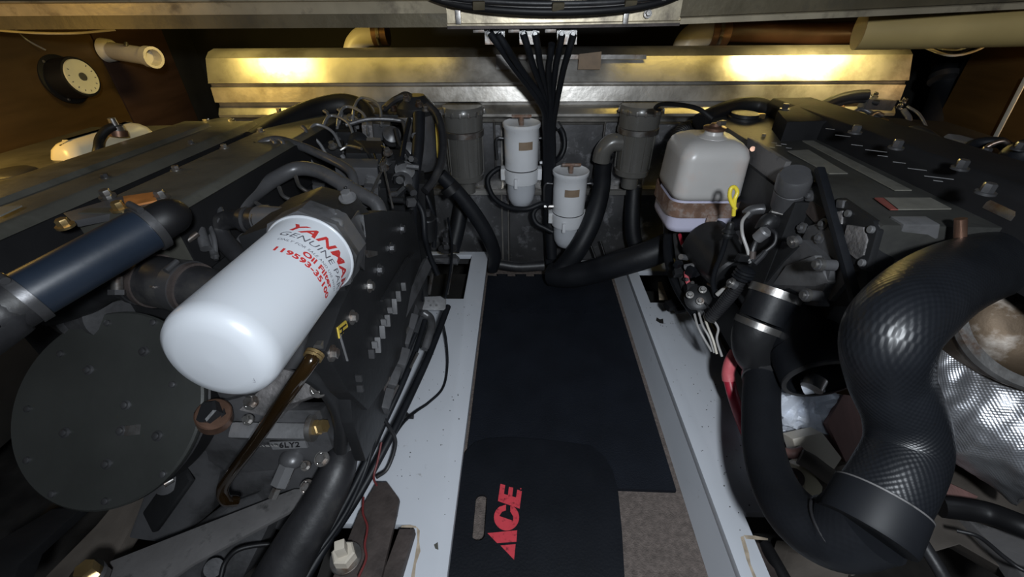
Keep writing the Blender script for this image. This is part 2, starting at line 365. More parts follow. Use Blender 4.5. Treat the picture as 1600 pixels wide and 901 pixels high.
B().box((-.64, 1.565, .46), (.80, .012, .245), bev=.002).build('lower_panel', 'aluflat', bulk)
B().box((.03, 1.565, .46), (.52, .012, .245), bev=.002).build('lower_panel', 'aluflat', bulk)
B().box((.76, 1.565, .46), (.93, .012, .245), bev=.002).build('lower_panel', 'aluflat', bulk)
for x0, x1 in ((-.62, -.05), (-.045, .62)):
    B().box(((x0+x1)/2, 1.550, .352), (x1-x0, .05, .006), bev=.001).box(((x0+x1)/2, 1.527, .342), (x1-x0, .004, .022), bev=.001).build('ledge', 'alu', bulk)
    B().box(((x0+x1)/2, 1.572, .17), (x1-x0, .012, .34), bev=.002).build('lower_panel', 'aluflat', bulk)
B().box((-.050, 1.562, .17), (.006, .012, .34), bev=.001).box((-.075, 1.562, .17), (.006, .012, .34), bev=.001).box((-.07, 1.556, .46), (.007, .01, .24), bev=.001).build('seam', 'alu', bulk)
def px_panel(name, corners, Y, th, m, parent):
    return B().prism([P(a, c, Y=Y) for a, c in corners], (0, th, 0)).build(name, m, parent)
px_panel('patch_plate', [(775, 85), (1010, 85), (1010, 92), (775, 92)], 1.523, .004, 'steel', bulk)
px_panel('sticker', [(905, 84), (940, 80), (938, 108), (903, 108)], 1.506, .003, 'label', bulk)
px_panel('sticker', [(775, 87), (808, 87), (808, 108), (775, 108)], 1.507, .003, 'steel', bulk)

# deck beam across the hatch (cambered)
KX = [(-260, 52), (0, 46), (350, 44), (700, 42), (850, 41), (1060, 37), (1330, 26), (1600, 13), (1900, -6)]
def beamstrip(name, prof, m, kx=KX, Y=1.15):
    b = B(); bm = b.bm; rings = []
    for px, py in kx:
        o = P(px, py, Y=Y); rings.append([bm.verts.new(o+V((0, dy, dz))) for dy, dz in prof])
    n = len(prof)
    for i in range(len(rings)-1):
        for k in range(n): bm.faces.new((rings[i][k], rings[i][(k+1) % n], rings[i+1][(k+1) % n], rings[i+1][k]))
    bm.faces.new(rings[0]); bm.faces.new(rings[-1][::-1]); return struct(name, b, m, 30)
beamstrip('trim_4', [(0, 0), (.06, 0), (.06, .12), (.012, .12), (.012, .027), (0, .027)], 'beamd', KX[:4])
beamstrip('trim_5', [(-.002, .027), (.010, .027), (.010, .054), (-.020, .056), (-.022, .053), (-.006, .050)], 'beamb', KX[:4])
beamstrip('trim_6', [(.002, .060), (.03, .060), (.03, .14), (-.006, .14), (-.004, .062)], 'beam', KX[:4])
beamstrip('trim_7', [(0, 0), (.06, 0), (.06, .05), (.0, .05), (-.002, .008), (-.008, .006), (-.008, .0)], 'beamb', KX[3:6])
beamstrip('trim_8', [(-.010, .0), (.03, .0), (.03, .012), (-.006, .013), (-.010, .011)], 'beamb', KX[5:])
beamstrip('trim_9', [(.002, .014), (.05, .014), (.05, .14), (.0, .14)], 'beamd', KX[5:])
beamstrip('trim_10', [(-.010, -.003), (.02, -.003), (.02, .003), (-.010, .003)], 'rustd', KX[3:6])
# hatch seal: black curved rim with taped joints
hs = thing('hatch_seal', 'black curved rubber hatch seal across the top centre above the terminal blocks', 'seal', P(880, 0, Y=1.12))
B().tube(PT([(640, -18, .93), (700, 3, .93), (760, 13, .925), (850, 18, .92), (950, 15, .92), (1030, 3, .925), (1090, -20, .93)]), .0075, n=12).build('rim', 'black', hs)
B().tube(PT([(650, -24, .93), (710, -4, .93), (770, 2, .925), (850, 5, .92), (950, 3, .92), (1020, -5, .925), (1080, -24, .93)]), .006, n=12).build('inner_rim', 'rubd', hs)
B().tube(PT([(690, 0, .925), (760, 8.5, .92), (850, 11.5, .915), (950, 9, .915), (1040, 0, .92)]), .0018, n=8).build('painted_highlight', 'steel', hs)  # thin pale tube painting the line of highlight on the seal
for a, c, tt in ((748, 8, .915), (872, 10, .91), (985, 6, .915)):
    B().box(P(a, c, t=tt), (.026, .008, .016), (20, 0, 12), .002).build('tape', 'beamd', hs)
for x in (978, 716):
    B().box(P(x, 26, Y=1.14), (.012, .01, .028), bev=.002).build('bracket', 'steel', hs)
B().hexbolt(P(1012, 21, Y=1.14), (0, -1, .2), .006, .008).build('bolt', 'steel', hs)

# ================================================================ MATS
def flat(pts, z, th, vec=None): return B().prism([P(a, c, Z=z) for a, c in pts], (0, 0, -th))
def teeth(x0, x1, y, d, n, z, up):
    out = []; w_ = (x1-x0)/n
    for i in range(n):
        a = x0+w_*i
        if i % 2: out += [(a+w_*.12, y), (a-w_*.08, y+d), (a+w_*1.08, y+d), (a+w_*.88, y)]
    return out
xa, xb = FL+.012, FR-.012
seam = teeth(xa, xb, 1.235, -.022, 15, 0, 0)
b = B(); b.prism([(xa, 1.235, .012)]+[(x, y, .012) for x, y in seam]+[(xb, 1.235, .012), (xb, 1.46, .012)]+[(x, y, .012) for x, y in reversed(teeth(xa, xb, 1.455, .016, 13, 0, 0))]+[(xa, 1.46, .012)], (0, 0, -.011))
tag(b.build('foam_mat', 'foam'), 'short black interlocking foam mat at the far end under the fuel filters', 'mat', 'black foam floor mats')
b = B(); b.prism([(xa, .2, .012), (xb, .2, .012)][:0]+[(xa, .565, .012), (xb, .555, .012), (xb, 1.233, .012)]+[(x, y-.002, .012) for x, y in reversed(seam)]+[(xa, 1.233, .012)], (0, 0, -.011))
tag(b.build('foam_mat', 'foam'), 'long black foam mat covering most of the walkway, under the kneeling pad', 'mat', 'black foam floor mats')
tag(B().box((.35, 1.475, .014), (.02, .02, .01)).build('mat_offcut', 'foam'), 'small black foam offcut by the far end of the right engine bed', 'mat') if 0 else None
# kneeling pad with slot and logo
def rpoly(cx, cy, w_, h, r, n=7, ang=0):
    pts = []
    for sx_, sy, a0 in ((1, 1, 0), (-1, 1, 90), (-1, -1, 180), (1, -1, 270)):
        for k in range(n+1):
            a = math.radians(a0+90*k/n); pts.append((cx+sx_*(w_/2-r)+r*math.cos(a), cy+sy*(h/2-r)+r*math.sin(a)))
    return pts
pad = B(); bm = pad.bm; zk = .0215
outer = [(-.125, .16)]
outer = [tuple(P(a, c, Z=zk)[:2]) for a, c in [(684, 960), (690, 901), (697, 840), (706, 780), (716, 730), (728, 704), (742, 690), (762, 684), (800, 682), (850, 686), (895, 691), (925, 696), (945, 712), (958, 735), (966, 768), (972, 830), (976, 901), (980, 960)]]
slot = rpoly(*P(750, 806, Z=zk)[:2], .026, .100, .011)
ov = [bm.verts.new((x, y, zk)) for x, y in outer]; sv = [bm.verts.new((x, y, zk)) for x, y in slot]
es = [bm.edges.new((ov[i], ov[(i+1) % len(ov)])) for i in range(len(ov))]+[bm.edges.new((sv[i], sv[(i+1) % len(sv)])) for i in range(len(sv))]
r_ = bmesh.ops.triangle_fill(bm, use_beauty=True, edges=es)
fs = [g for g in r_['geom'] if isinstance(g, bmesh.types.BMFace)]
e_ = bmesh.ops.extrude_face_region(bm, geom=fs); bmesh.ops.translate(bm, verts=[g for g in e_['geom'] if isinstance(g, bmesh.types.BMVert)], vec=(0, 0, -.0085))
pad = tag(pad.build('kneeling_pad', 'kneel'), 'black foam kneeling pad with a hand slot and red lettering, lying in the near walkway', 'kneeling pad')
def zq(a, c): return P(740+a/6.008, 740+c/6.008, Z=zk+.0012)
def letter(pts): 
    return B().prism([zq(*q) for q in pts], (0, 0, -.0010)).build('letter', 'red', pad)
letter([(252, 668), (394, 656), (380, 802)])
letter([(130, 552), (409, 526), (402, 632), (220, 645)])
ca, cb = V((309, 405)), (118, 124)
cpts = [(ca.x+118*math.cos(math.radians(a)), ca.y+122*math.sin(math.radians(a))) for a in range(-62, 244, 9)]
cpts = [(345, 300)]+[q for q in cpts]+[(305, 285), (303, 338), (268, 350), (240, 392), (370, 436), (372, 395), (345, 352)]
letter(cpts)
letter([(252, 90), (297, 102), (285, 185), (322, 196), (332, 118), (372, 126), (362, 208), (398, 217), (410, 145), (453, 158), (432, 322), (228, 250)])
B().cyl(zq(443, 136), zq(443, 136)-V((0, 0, .0008)), .0016, n=12).build('registered_mark', 'red', pad)

# ================================================================ WALL FITTINGS
g = thing('pressure_gauge', 'round black cased dial gauge with a pale face on the left wooden wall', 'gauge', (-1.385, 1.36, .70))
gc = P(97, 124, X=-1.385); n_ = V((1, -.05, .12)).normalized(); gr = .060
B().lathe(gc, n_, [(0, gr), (.004, gr*1.12), (.010, gr*1.12), (.012, gr*.93), (.062, gr*.92), (.068, gr*.90), (.068, gr*.78)], 40).build('case', 'black', g)
dl = B().lathe(gc+n_*.060, n_, [(0, gr*.84), (.012, gr*.78)], 40).build('dial', 'dial', g)
x_, y_, z_ = frame(n_); dc = gc+n_*.0728
B().cyl(dc-n_*.002, dc+n_*.002, .011, n=18).bar(dc, dc-y_*-.0+V((0, .018, -.030)), .006, .0015, up=n_).build('needle', 'engo', dl)
for k in range(11):
    a = math.radians(-40+k*26); d_ = x_*math.cos(a)+y_*math.sin(a)
    B().bar(dc-n_*.0008+d_*.036, dc-n_*.0008+d_*.041, .0025, .0008, up=n_).build('tick', 'greyink', dl)
for a in (60, 180, 300): B().hexbolt(gc+n_*.012+(x_*math.cos(math.radians(a))+y_*math.sin(math.radians(a)))*gr*1.0, n_, .004, .003, False).build('screw', 'steel', g)
B().tube([gc+V((.02, -.02, .08)), gc+V((0.0, -.04, .11)), gc+V((0, -.06, .15))], .003, n=8).build('lead', 'steel', g)
f = thing('pipe_clip_fitting', 'short off-white plastic pipe stub on a round flange, wooden wall above the gauge', 'pipe', P(175, 80, X=-1.385))
a_ = P(168, 78, X=-1.37); c_ = P(238, 89, t=1.36)
B().cyl(a_+V((-.012, 0, 0)), a_+V((.022, 0, 0)), .036, .032, n=32, bev=.004).build('flange', 'pvc', f)
dd = (c_-a_).normalized()
B().lathe(a_+dd*.03, dd, [(0, .023), (.0, .026), ((c_-a_).length-.05, .026), ((c_-a_).length-.048, .031), ((c_-a_).length-.022, .031), ((c_-a_).length-.022, .023), ((c_-a_).length-.06, .022)], 32).build('tube', 'pvc', f)
B().cyl(c_-dd*.045, c_-dd*.040, .022, n=24).build('bore', 'void', f)
B().cyl(P(197, 66, t=1.36), P(197, 72, t=1.36), .006, n=12).build('screw', 'steel', f)
rope('white_cable', [P(-40, 42, Y=1.2), P(0, 47, Y=1.22), P(60, 51, Y=1.24), P(120, 51, Y=1.26), P(180, 46, Y=1.3)], .003, 'whitewire', 'thin white cable sagging below the deck beam at upper left', 'cable')
# pipes showing between the beam and the bulkhead
def elbow(px, py, label, name='pipe_elbow', s=1.0, colr='pvc', brown=True):
    e = thing(name, label, 'pipe', P(px, py, Y=1.68))
    pts = [P(px-17*s, py+24*s, Y=1.68), P(px-12*s, py+8*s, Y=1.68), P(px+0*s, py-3*s, Y=1.68), P(px+22*s, py-8*s, Y=1.68)]
    B().tube(pts, .033*s, n=20).build('elbow', colr, e)
    c0 = P(px+26*s, py-8*s, Y=1.68)
    B().cyl(P(px+16*s, py-7*s, Y=1.68), P(px+38*s, py-8*s, Y=1.68), .037*s, n=24).build('socket', 'copper', e)
    clamp(e, c0, (1, 0, 0), .037*s, 'steel', screw=(0, -1, -.5)); 
    return e
elbow(568, 60, 'pale elbow pipe behind the top edge of the bulkhead, left of centre')
e = elbow(1088, 58, 'pale elbow pipe with brown hose behind the top edge of the bulkhead, right of centre', s=1.25)
B().tube([P(1125, 47, Y=1.69), P(1200, 49, Y=1.69), P(1280, 52, Y=1.70), P(1345, 50, Y=1.71)], .034, n=20).build('brown_hose', 'browntube', e)
# cream insulated pipe, top right, with hanging wires
cp = thing('insulated_pipe', 'thick cream insulated pipe running off at the top right corner', 'pipe', P(1340, 45, t=1.25))
B().tube(PT([(1342, 47, 1.09), (1430, 45, 1.06), (1520, 42, 1.03), (1620, 38, 1.0), (1750, 32, .95)]), [.044, .044, .044, .045, .045], n=28).build('insulation', 'cream', cp)
rope('white_wire', PT([(1432, 66, 1.24), (1452, 76, 1.24), (1485, 86, 1.22), (1520, 80, 1.2), (1545, 66, 1.18), (1520, 62, 1.17)]), .0035, 'whitewire', 'outermost of the white wires looped under the cream pipe', 'wire', 'wires under the cream pipe')
rope('white_wire', PT([(1440, 64, 1.26), (1465, 74, 1.25), (1495, 77, 1.23), (1520, 70, 1.2), (1532, 60, 1.2)]), .003, 'whitewire', 'inner white wire looped under the cream pipe', 'wire', 'wires under the cream pipe')
rope('black_wire', PT([(1450, 66, 1.27), (1480, 80, 1.25), (1500, 82, 1.23), (1530, 66, 1.2)]), .003, 'rub', 'black wire tucked among the white wires under the cream pipe', 'wire', 'wires under the cream pipe')
rope('grey_wire', PT([(1318, 62, 1.5), (1330, 55, 1.45), (1345, 48, 1.4)]), .004, 'pvc', 'short grey wire leaving the left end of the cream pipe', 'wire')
b = B(); b.bar(P(1604, 120, X=1.50), P(1553, 218, X=1.50), .014, .003, up=(1, 0, 0)); tag(b.build('white_strap', 'whitewire'), 'narrow white strap slanting down the right wooden wall', 'strap')
st = thing('dark_pipe', 'dark vertical exhaust pipe in the shade right of the bulkhead', 'pipe', P(1480, 120, t=1.6))
B().tube(PT([(1490, 60, 1.62), (1482, 110, 1.62), (1478, 150, 1.62), (1440, 230, 1.62)]), .05, n=20).build('tube', 'rub', st); B().cyl(P(1480,118,t=1.6),P(1478,126,t=1.6),.053,n=24).build('band','dsteel',st)
st = thing('dark_pipe', 'rightmost dark vertical pipe in the shade under the cream pipe', 'pipe', P(1525, 120, t=1.6))
B().tube(PT([(1530, 60, 1.52), (1522, 120, 1.53), (1515, 220, 1.55)]), .04, n=20).build('tube', 'rub', st)
#%%PART3
# ================================================================ FUEL FILTERS ON THE BULKHEAD
def fuel_filter(px, pyt, pyb, Y, label, lab):
    top = P(px, pyt, Y=Y); zb = P(px-2, pyb, Y=Y).z; x0 = top.x; H_ = top.z-zb
    g = thing('fuel_filter', label, 'filter', (x0, Y, zb), 'fuel filters on the bulkhead')
    o = V((x0, Y, zb)); r = .056; U_ = (0, 0, 1)
    k = H_/.36
    B().lathe(o, U_, [(0, .010), (.004, .022), (.016, .037), (.036, .046), (.06, .049), (.115*k, .050)], 36).build('bowl', 'bowl', g)
    B().cyl(o+V((0, 0, -.012)), o+V((0, 0, .006)), .007, n=12).build('drain_valve', 'black', g)
    z1 = .112*k
    h_ = B().lathe(o, U_, [(z1, .050), (z1, .058), (z1+.010, .060), (z1+.046, .061), (z1+.048, .054)], 36).build('filter_head', 'racor', g)
    for s in (-1, 1): B().box((x0+s*.060, Y, zb+z1+.028), (.022, .040, .040), bev=.005).build('mounting_lug', 'racor', g)
    B().box((x0-.018, Y-.062, zb+z1+.012), (.012, .014, .034), bev=.004).build('boss', 'racor', g)
    B().torus(o+V((0, 0, z1+.048)), U_, .055, .0022).build('gasket', 'black', g)
    B().lathe(o, U_, [(z1+.050, .0565), (z1+.05+.10*k, .0575), (H_-.038, .058), (H_-.032, .0625), (H_-.022, .0625), (H_-.020, .060), (H_-.024, .056), (H_-.030, .03), (H_-.030, .001)], 40).build('canister', 'racor', g)
    B().cyl(o+V((0, 0, H_-.032)), o+V((0, 0, H_-.002)), .008, n=14).build('lid_bolt', 'rust', g)
    B().cyl(o+V((-.032, 0, H_-.002)), o+V((.032, 0, H_-.002)), .0055, n=12).build('t_handle', 'rust', g)
    # brown label wrapped on the canister
    b = B(); bm = b.bm; n = 8; zz = zb+H_-.095; rw = .0592; a0, a1 = (-98, -52)
    if lab: a0, a1 = (-112, -62)
    v = [[bm.verts.new((x0+rw*math.cos(math.radians(a0+(a1-a0)*i/n)), Y+rw*math.sin(math.radians(a0+(a1-a0)*i/n)), z)) for i in range(n+1)] for z in (zz, zz+.026)]
    for i in range(n): bm.faces.new((v[0][i], v[0][i+1], v[1][i+1], v[1][i]))
    b.build('paper_label', 'label', g)
    for s in (-1, 1):
        B().tube([(x0+s*.058, Y+.03, zb+H_-.08), (x0+s*.085, Y+.03, zb+H_-.085), (x0+s*.085, Y+.04, zb+H_-.155)], .005, n=10).build('bracket_arm', 'dsteel', g)
    return g, o
f1, o1 = fuel_filter(815, 180, 322, 1.455, 'upper of the two white fuel filters with brown label, left of the cable trunk', 0)
f2, o2 = fuel_filter(893, 256, 385, 1.43, 'lower of the two white fuel filters, right of the black cable trunk', 1)
def fhose(name, pts, r, lab, grp='thin black fuel hoses', m='rub', ends=True):
    t = thing(name, lab, 'hose', V(pts[0]), grp)
    B().tube(pts, r, n=12).build('tube', m, t)
    if ends:
        d = (V(pts[1])-V(pts[0])).normalized(); B().cyl(V(pts[0])-d*.006, V(pts[0])+d*.016, r*1.3, n=6).build('fitting', 'dsteel', t)
    return t
fhose('fuel_hose', PT([(790, 262, 1.56), (776, 264, 1.55), (762, 280, 1.55), (770, 306, 1.55), (792, 322, 1.54), (822, 326, 1.52), (846, 318, 1.51), (858, 322, 1.5)]), .0095, 'thin black fuel hose looping under the upper white filter')
fhose('fuel_hose', PT([(858, 322, 1.55), (842, 322, 1.56), (833, 334, 1.56), (838, 348, 1.56), (852, 356, 1.56), (864, 362, 1.56)]), .009, 'short black fuel hose curling left of the lower white filter')
fhose('fuel_hose', PT([(871, 194, 1.46), (880, 208, 1.46), (882, 228, 1.47), (876, 244, 1.48), (866, 252, 1.5)]), .009, 'short black fuel hose arching off the right side of the cable trunk')
fhose('fuel_hose', PT([(918, 280, 1.55), (930, 284, 1.53), (944, 290, 1.50)]), .008, 'stub of black fuel hose right of the lower white filter')
vt = thing('brass_valve', 'small bright metal fitting between the two fuel filters', 'fitting', P(856, 322, t=1.5))
B().cyl(P(850, 322, t=1.5), P(865, 322, t=1.5), .006, n=6).build('body', 'steel', vt)
B().cyl(P(843, 254, t=1.5), P(856, 252, t=1.5), .010, n=8).build('union', 'dsteel', vt)

# ================================================================ SEA STRAINERS
def strainer(px, pyt, pyb, Y, label):
    top = P(px, pyt, Y=Y); zb = P(px, pyb, Y=Y).z; o = V((top.x, Y, zb)); H_ = top.z-zb; U_ = (0, 0, 1)
    g = thing('sea_strainer', label, 'strainer', o, 'sea water strainers on the bulkhead')
    B().lathe(o, U_, [(0, .034), (.006, .058), (.022, .060), (.024, .056), (H_*.60, .060), (H_*.62, .060)], 40).build('bowl', 'clear', g)
    for k in range(10):
        a = math.radians(36*k); d_ = V((math.cos(a), math.sin(a), 0))
        B().bar(o+d_*.0605+V((0, 0, .03)), o+d_*.0615+V((0, 0, H_*.66)), .005, .004, up=d_, bev=.001).build('rib', 'clear', g)
    B().lathe(o, U_, [(H_*.62, .060), (H_*.63, .067), (H_*.70, .067), (H_*.71, .062)], 40).build('collar', 'steel', g)
    B().lathe(o, U_, [(H_*.71, .064), (H_*.90, .066), (H_*.91, .070), (H_*.96, .070), (H_, .064), (H_, .03)], 40).build('lid', 'clear', g)
    for k in range(16):
        a = math.radians(22.5*k); d_ = V((math.cos(a), math.sin(a), 0))
        B().box(o+d_*.070+V((0, 0, H_*.93)), (.007, .007, H_*.06), (0, 0, math.degrees(a)), .001).build('lid_lug', 'steel', g)
    B().cyl(o+V((0, 0, -.045)), o+V((0, 0, .005)), .028, n=28).build('outlet', 'clear', g)
    return g, o
s1, so1 = strainer(722, 164, 280, 1.475, 'left smoky sea strainer on the bulkhead, behind the dark filter of the port engine')
s2, so2 = strainer(1003, 162, 272, 1.475, 'right smoky sea strainer on the bulkhead, with an elbow on its left')
for s, so, sgn in ((s1, so1, 1), (s2, so2, -1)):
    B().tube([so+V((sgn*.075, .06, .20)), so+V((sgn*.095, .06, .21)), so+V((sgn*.098, .06, .18)), so+V((sgn*.10, .06, .02))], .004, n=8).build('bracket_edge', 'steel', s)
    B().box(so+V((sgn*.045, .070, .1)), (.10, .006, .22)).build('back_plate', 'aluflat', s)
el = B().tube([so2+V((-.05, -.01, .115)), so2+V((-.085, -.01, .112)), so2+V((-.108, -.01, .085)), so2+V((-.112, -.01, .05))], .030, n=22).build('elbow', 'clear', s2)
# hose from the right strainer elbow down to the floor, then hose running right to the engine
hA = thing('suction_hose', 'black hose dropping from the right strainer elbow behind the lower fuel filter', 'hose', P(880, 425, t=1.6), 'black suction hoses')
pA = PT([(944, 238, 1.53), (942, 262, 1.53), (938, 300, 1.52), (925, 345, 1.52), (905, 385, 1.54), (885, 412, 1.58), (872, 428, 1.60)])
B().tube(pA, [.030, .031, .033, .034, .036, .040], n=22).build('tube', 'rub', hA)
clamp(hA, pA[1].lerp(pA[0], .8), pA[1]-pA[0], .031, 'dsteel'); clamp(hA, pA[1].lerp(pA[0], .35), pA[1]-pA[0], .031, 'dsteel')
rope('suction_hose', PT([(862, 428, 1.62), (890, 430, 1.57), (925, 424, 1.52), (965, 412, 1.45), (1010, 398, 1.40), (1055, 380, 1.38), (1100, 372, 1.38)]), .044, 'rub', 'thick black hose crossing the right engine bed to the starboard engine', 'hose', 'black suction hoses', n=22)
hC = thing('suction_hose', 'black hose hanging straight down below the right strainer', 'hose', P(992, 390, t=1.68), 'black suction hoses')
pC = PT([(990, 276, 1.60), (990, 300, 1.60), (988, 340, 1.62), (990, 370, 1.64), (1000, 400, 1.66)])
B().tube(pC, .029, n=20).build('tube', 'rub', hC); clamp(hC, pC[0].lerp(pC[1], .2), pC[1]-pC[0], .030, 'dsteel'); clamp(hC, pC[0].lerp(pC[1], .7), pC[1]-pC[0], .030, 'dsteel')
hD = thing('suction_hose', 'black hose hanging below the left strainer behind the engine', 'hose', P(700, 390, t=1.68), 'black suction hoses')
B().tube(PT([(722, 282, 1.62), (722, 310, 1.62), (716, 350, 1.63), (706, 392, 1.64)]), .029, n=20).build('tube', 'rub', hD)
hE = thing('drain_hose', 'black hose slanting down from the port engine to the far end of the walkway', 'hose', P(772, 418, t=1.62), 'black suction hoses')
B().tube(PT([(688, 272, 1.38), (715, 300, 1.42), (742, 335, 1.47), (762, 368, 1.52), (773, 398, 1.58), (770, 420, 1.64)]), [.022, .024, .026, .026, .024, .020], n=18).build('tube', 'rub', hE)
B().cyl(P(700, 290, t=1.40), P(708, 300, t=1.41), .031, n=20).build('joint', 'black', hE)
# uprights near the right bed
for (a, c), (d, e_), lb in (((922, 380), (931, 404), 'left one of two short bright metal rods standing at the foot of the bulkhead'), ((938, 376), (946, 401), 'right one of two short bright metal rods standing at the foot of the bulkhead')):
    rope('metal_rod', [P(a, c, Y=1.50), P(d, e_, Y=1.48)], .005, 'chrome', lb, 'rod', 'metal rods by the bulkhead', n=12)
rope('floor_pipe', PT([(780, 412, 1.66), (810, 416, 1.66), (850, 414, 1.66)]), .02, 'rubd', 'short grey-black pipe lying across the far end of the foam mat', 'pipe', n=16)
rope('floor_pipe', PT([(900, 408, 1.68), (940, 405, 1.68), (968, 402, 1.68)]), .008, 'aluflat', 'thin grey pipe behind the metal rods at the bulkhead foot', 'pipe')

# ================================================================ CABLES FROM THE DECK
tb = []
for i, (x0, lb) in enumerate(((773, 'left white terminal bracket under the deck beam'), (827, 'middle white terminal bracket under the deck beam'), (886, 'right white terminal bracket under the deck beam'))):
    t = thing('terminal_bracket', lb, 'bracket', P(x0, 55, Y=1.19), 'terminal brackets under the beam')
    B().prism([P(x0-16, 40, Y=1.19), P(x0+16, 40, Y=1.19), P(x0+15, 69, Y=1.19), P(x0-15, 69, Y=1.19)], (0, .006, 0)).build('plate', 'steel', t)
    B().box(P(x0, 38, Y=1.175), (.07, .03, .012), bev=.003).build('cap', 'rust', t)
    for dx in (-9, 9): B().hexbolt(P(x0+dx, 52, Y=1.187), (0, -1, 0), .006, .008).build('nut', 'chrome', t)
for x0, lb in ((748, 'small metal block left of the terminal brackets'), (803, 'small metal block between left and middle brackets'), (860, 'small metal block between middle and right brackets')):
    tag(B().box(P(x0, 44, Y=1.17), (.026, .02, .016), bev=.002).build('connector_block', 'steel'), lb, 'connector', 'connector blocks under the beam')
cabs = [((765, 50), (800, 100), (846, 165)), ((778, 52), (812, 105), (850, 160)), ((818, 52), (834, 105), (852, 155)), ((837, 53), (845, 105), (857, 155)), ((862, 68), (857, 110), (860, 158)), ((878, 54), (868, 105), (863, 155)), ((896, 54), (880, 110), (870, 160))]
ordn = ['first', 'second', 'third', 'fourth', 'fifth', 'sixth', 'seventh']
for i, (a, m_, e_) in enumerate(cabs):
    dx = (i-3)*2.2
    rope('battery_cable', [P(*a, Y=1.18), P((a[0]+m_[0])/2, (a[1]+m_[1])/2, Y=1.20), P(*m_, Y=1.26), P(*e_, Y=1.36), P(858+dx, 200, Y=1.42), P(858+dx, 260, Y=1.47), P(859+dx*.8, 330, Y=1.49), P(860+dx*.8, 400, Y=1.50), P(862+dx*.8, 420, Y=1.50)],
         .0085, 'rub', f'{ordn[i]} from the left of the seven black cables fanning down from the terminal brackets', 'cable', 'black cables fanning from the beam', n=12)
for i, (x, y) in enumerate(((848, 160), (862, 190), (859, 300))):
    pass
rope('battery_cable_end', PT([(832, 30, 1.0), (838, 20, .99), (845, 25, .98), (842, 38, .98)]), .0012, 'rustd', 'thin brown wire ends sticking up above the middle bracket', 'wire')
rope('cable_sleeve', PT([(852, 178, 1.5), (857, 210, 1.53), (857, 260, 1.57), (859, 330, 1.62), (862, 402, 1.69)]), [.016, .027, .028, .027, .020], 'rub', 'black sleeve round the cable trunk between the two fuel filters', 'cable sleeve', n=20)

# ================================================================ COOLANT TANK (starboard)
tk = thing('coolant_tank', 'stained white plastic coolant tank with rusty strap, right of the right strainer', 'tank', (.45, 1.02, .48))
def rbox(b, ctr, hx, hy, z0, z1, r, tx=0, n=5, top=True, k=10):
    """upright rounded box, taper tx at the top"""
    bm = b.bm; rings = []
    zs = [(z0, -.014, 0), (z0+.006, -.004, 0), (z0+.016, 0, 0)]+[(z0+.016+(z1-z0-.05)*i/k, 0, i/k) for i in range(1, k+1)]+[(z1-.018, -.006, 1), (z1-.008, -.016, 1), (z1, -.034, 1)]
    for z, ins, f in zs:
        pts = rpoly(ctr[0], ctr[1], 2*(hx+ins-tx*f), 2*(hy+ins-tx*f), max(.004, r+ins*.3), n); rings.append([bm.verts.new((x, y, z)) for x, y in pts])
    m = len(rings[0])
    for i in range(len(rings)-1):
        for q in range(m): bm.faces.new((rings[i][q], rings[i][(q+1) % m], rings[i+1][(q+1) % m], rings[i+1][q]))
    bm.faces.new(rings[0][::-1]); bm.faces.new(rings[-1]); return b
tc = (.458, 1.075); dz = -.052
b = rbox(B(), tc, .084, .085, .585+dz, .726+dz, .030, .003); b.build('upper_shell', 'tank', tk)
b = rbox(B(), tc, .082, .082, .498+dz, .60+dz, .028, 0); b.build('lower_shell', 'tankb', tk)
b = B(); bm = b.bm; rg = [[bm.verts.new((x, y, z)) for x, y in rpoly(*tc, .176, .178, .031, 5)] for z in (.548+dz, .588+dz)]
for q in range(len(rg[0])): bm.faces.new((rg[0][q], rg[0][(q+1) % len(rg[0])], rg[1][(q+1) % len(rg[0])], rg[1][q]))
strap = b.build('strap', 'rust', tk)
B().box((.475, .984, .522+dz), (.026, .005, .07), bev=.001).build('strap_tab', 'rust', tk)
B().lathe((.458, 1.06, .719+dz), (0, 0, 1), [(0, .036), (.008, .034), (.014, .022), (.022, .020)], 28).build('neck', 'tank', tk)
cp_ = B().lathe((.458, 1.06, .741+dz), (0, 0, 1), [(0, .022), (.003, .026), (.008, .026), (.011, .013), (.016, .010)], 20).build('cap', 'copper', tk)
B().box((.468, 1.055, .759+dz), (.022, .012, .010), (0, 0, 30), .002).build('clip', 'steel', tk)
rope('vent_hose', [V((.452, 1.07, .712)), V((.425, 1.10, .728)), V((.40, 1.16, .725)), V((.375, 1.22, .715)), V((.365, 1.25, .70)), V((.385, 1.27, .69))], .0055, 'black', 'thin black overflow hose curling from the cap of the coolant tank', 'hose')

# ================================================================ OIL FILTER
of = thing('oil_filter', 'large white spin-on oil filter with red lettering, pointing at the camera over the port engine', 'oil filter', (-.30, .40, .60))
fa, fb = P(331, 566, t=.425), P(485, 398, t=.612)
ax = (fb-fa).normalized(); FR_ = .0585; fl = (fb-fa).length
B().lathe(fa, ax, [(-.001, .004), (0, .018), (.001, .036), (.0035, .047), (.009, .0545), (.017, .0578), (.024, FR_), (fl-.006, FR_), (fl-.004, FR_+.0015), (fl, FR_+.0015)], 64).build('canister', 'filt', of, ang=60)
B().torus(fb-ax*.002, ax, FR_+.001, .0026, 64).build('rolled_rim', 'filt', of)
B().lathe(fb, ax, [(0, .0675), (.010, .0675)], 8).build('seal_flange', 'eng', of)
rx = ax.cross(V((0, 0, 1))).normalized(); ux = rx.cross(ax)          # right, up round the filter
def wrap(a0, s0):   # text u along circumference (clockwise seen from camera), v toward the engine
    def f(u, v):
        a = a0-u/FR_; h = s0+v; return fa+ax*h+(rx*math.cos(a)+ux*math.sin(a))*(FR_+.0004)
    return f
can = [o for o in C.objects if o.parent is of and o.name.startswith('canister')][0]
A0 = math.radians(90)
text_obj('YANMAR', .0245, 'redink', can, wrap(A0, fl-.040), 'lettering', .0007, .35, 1.18, 1)
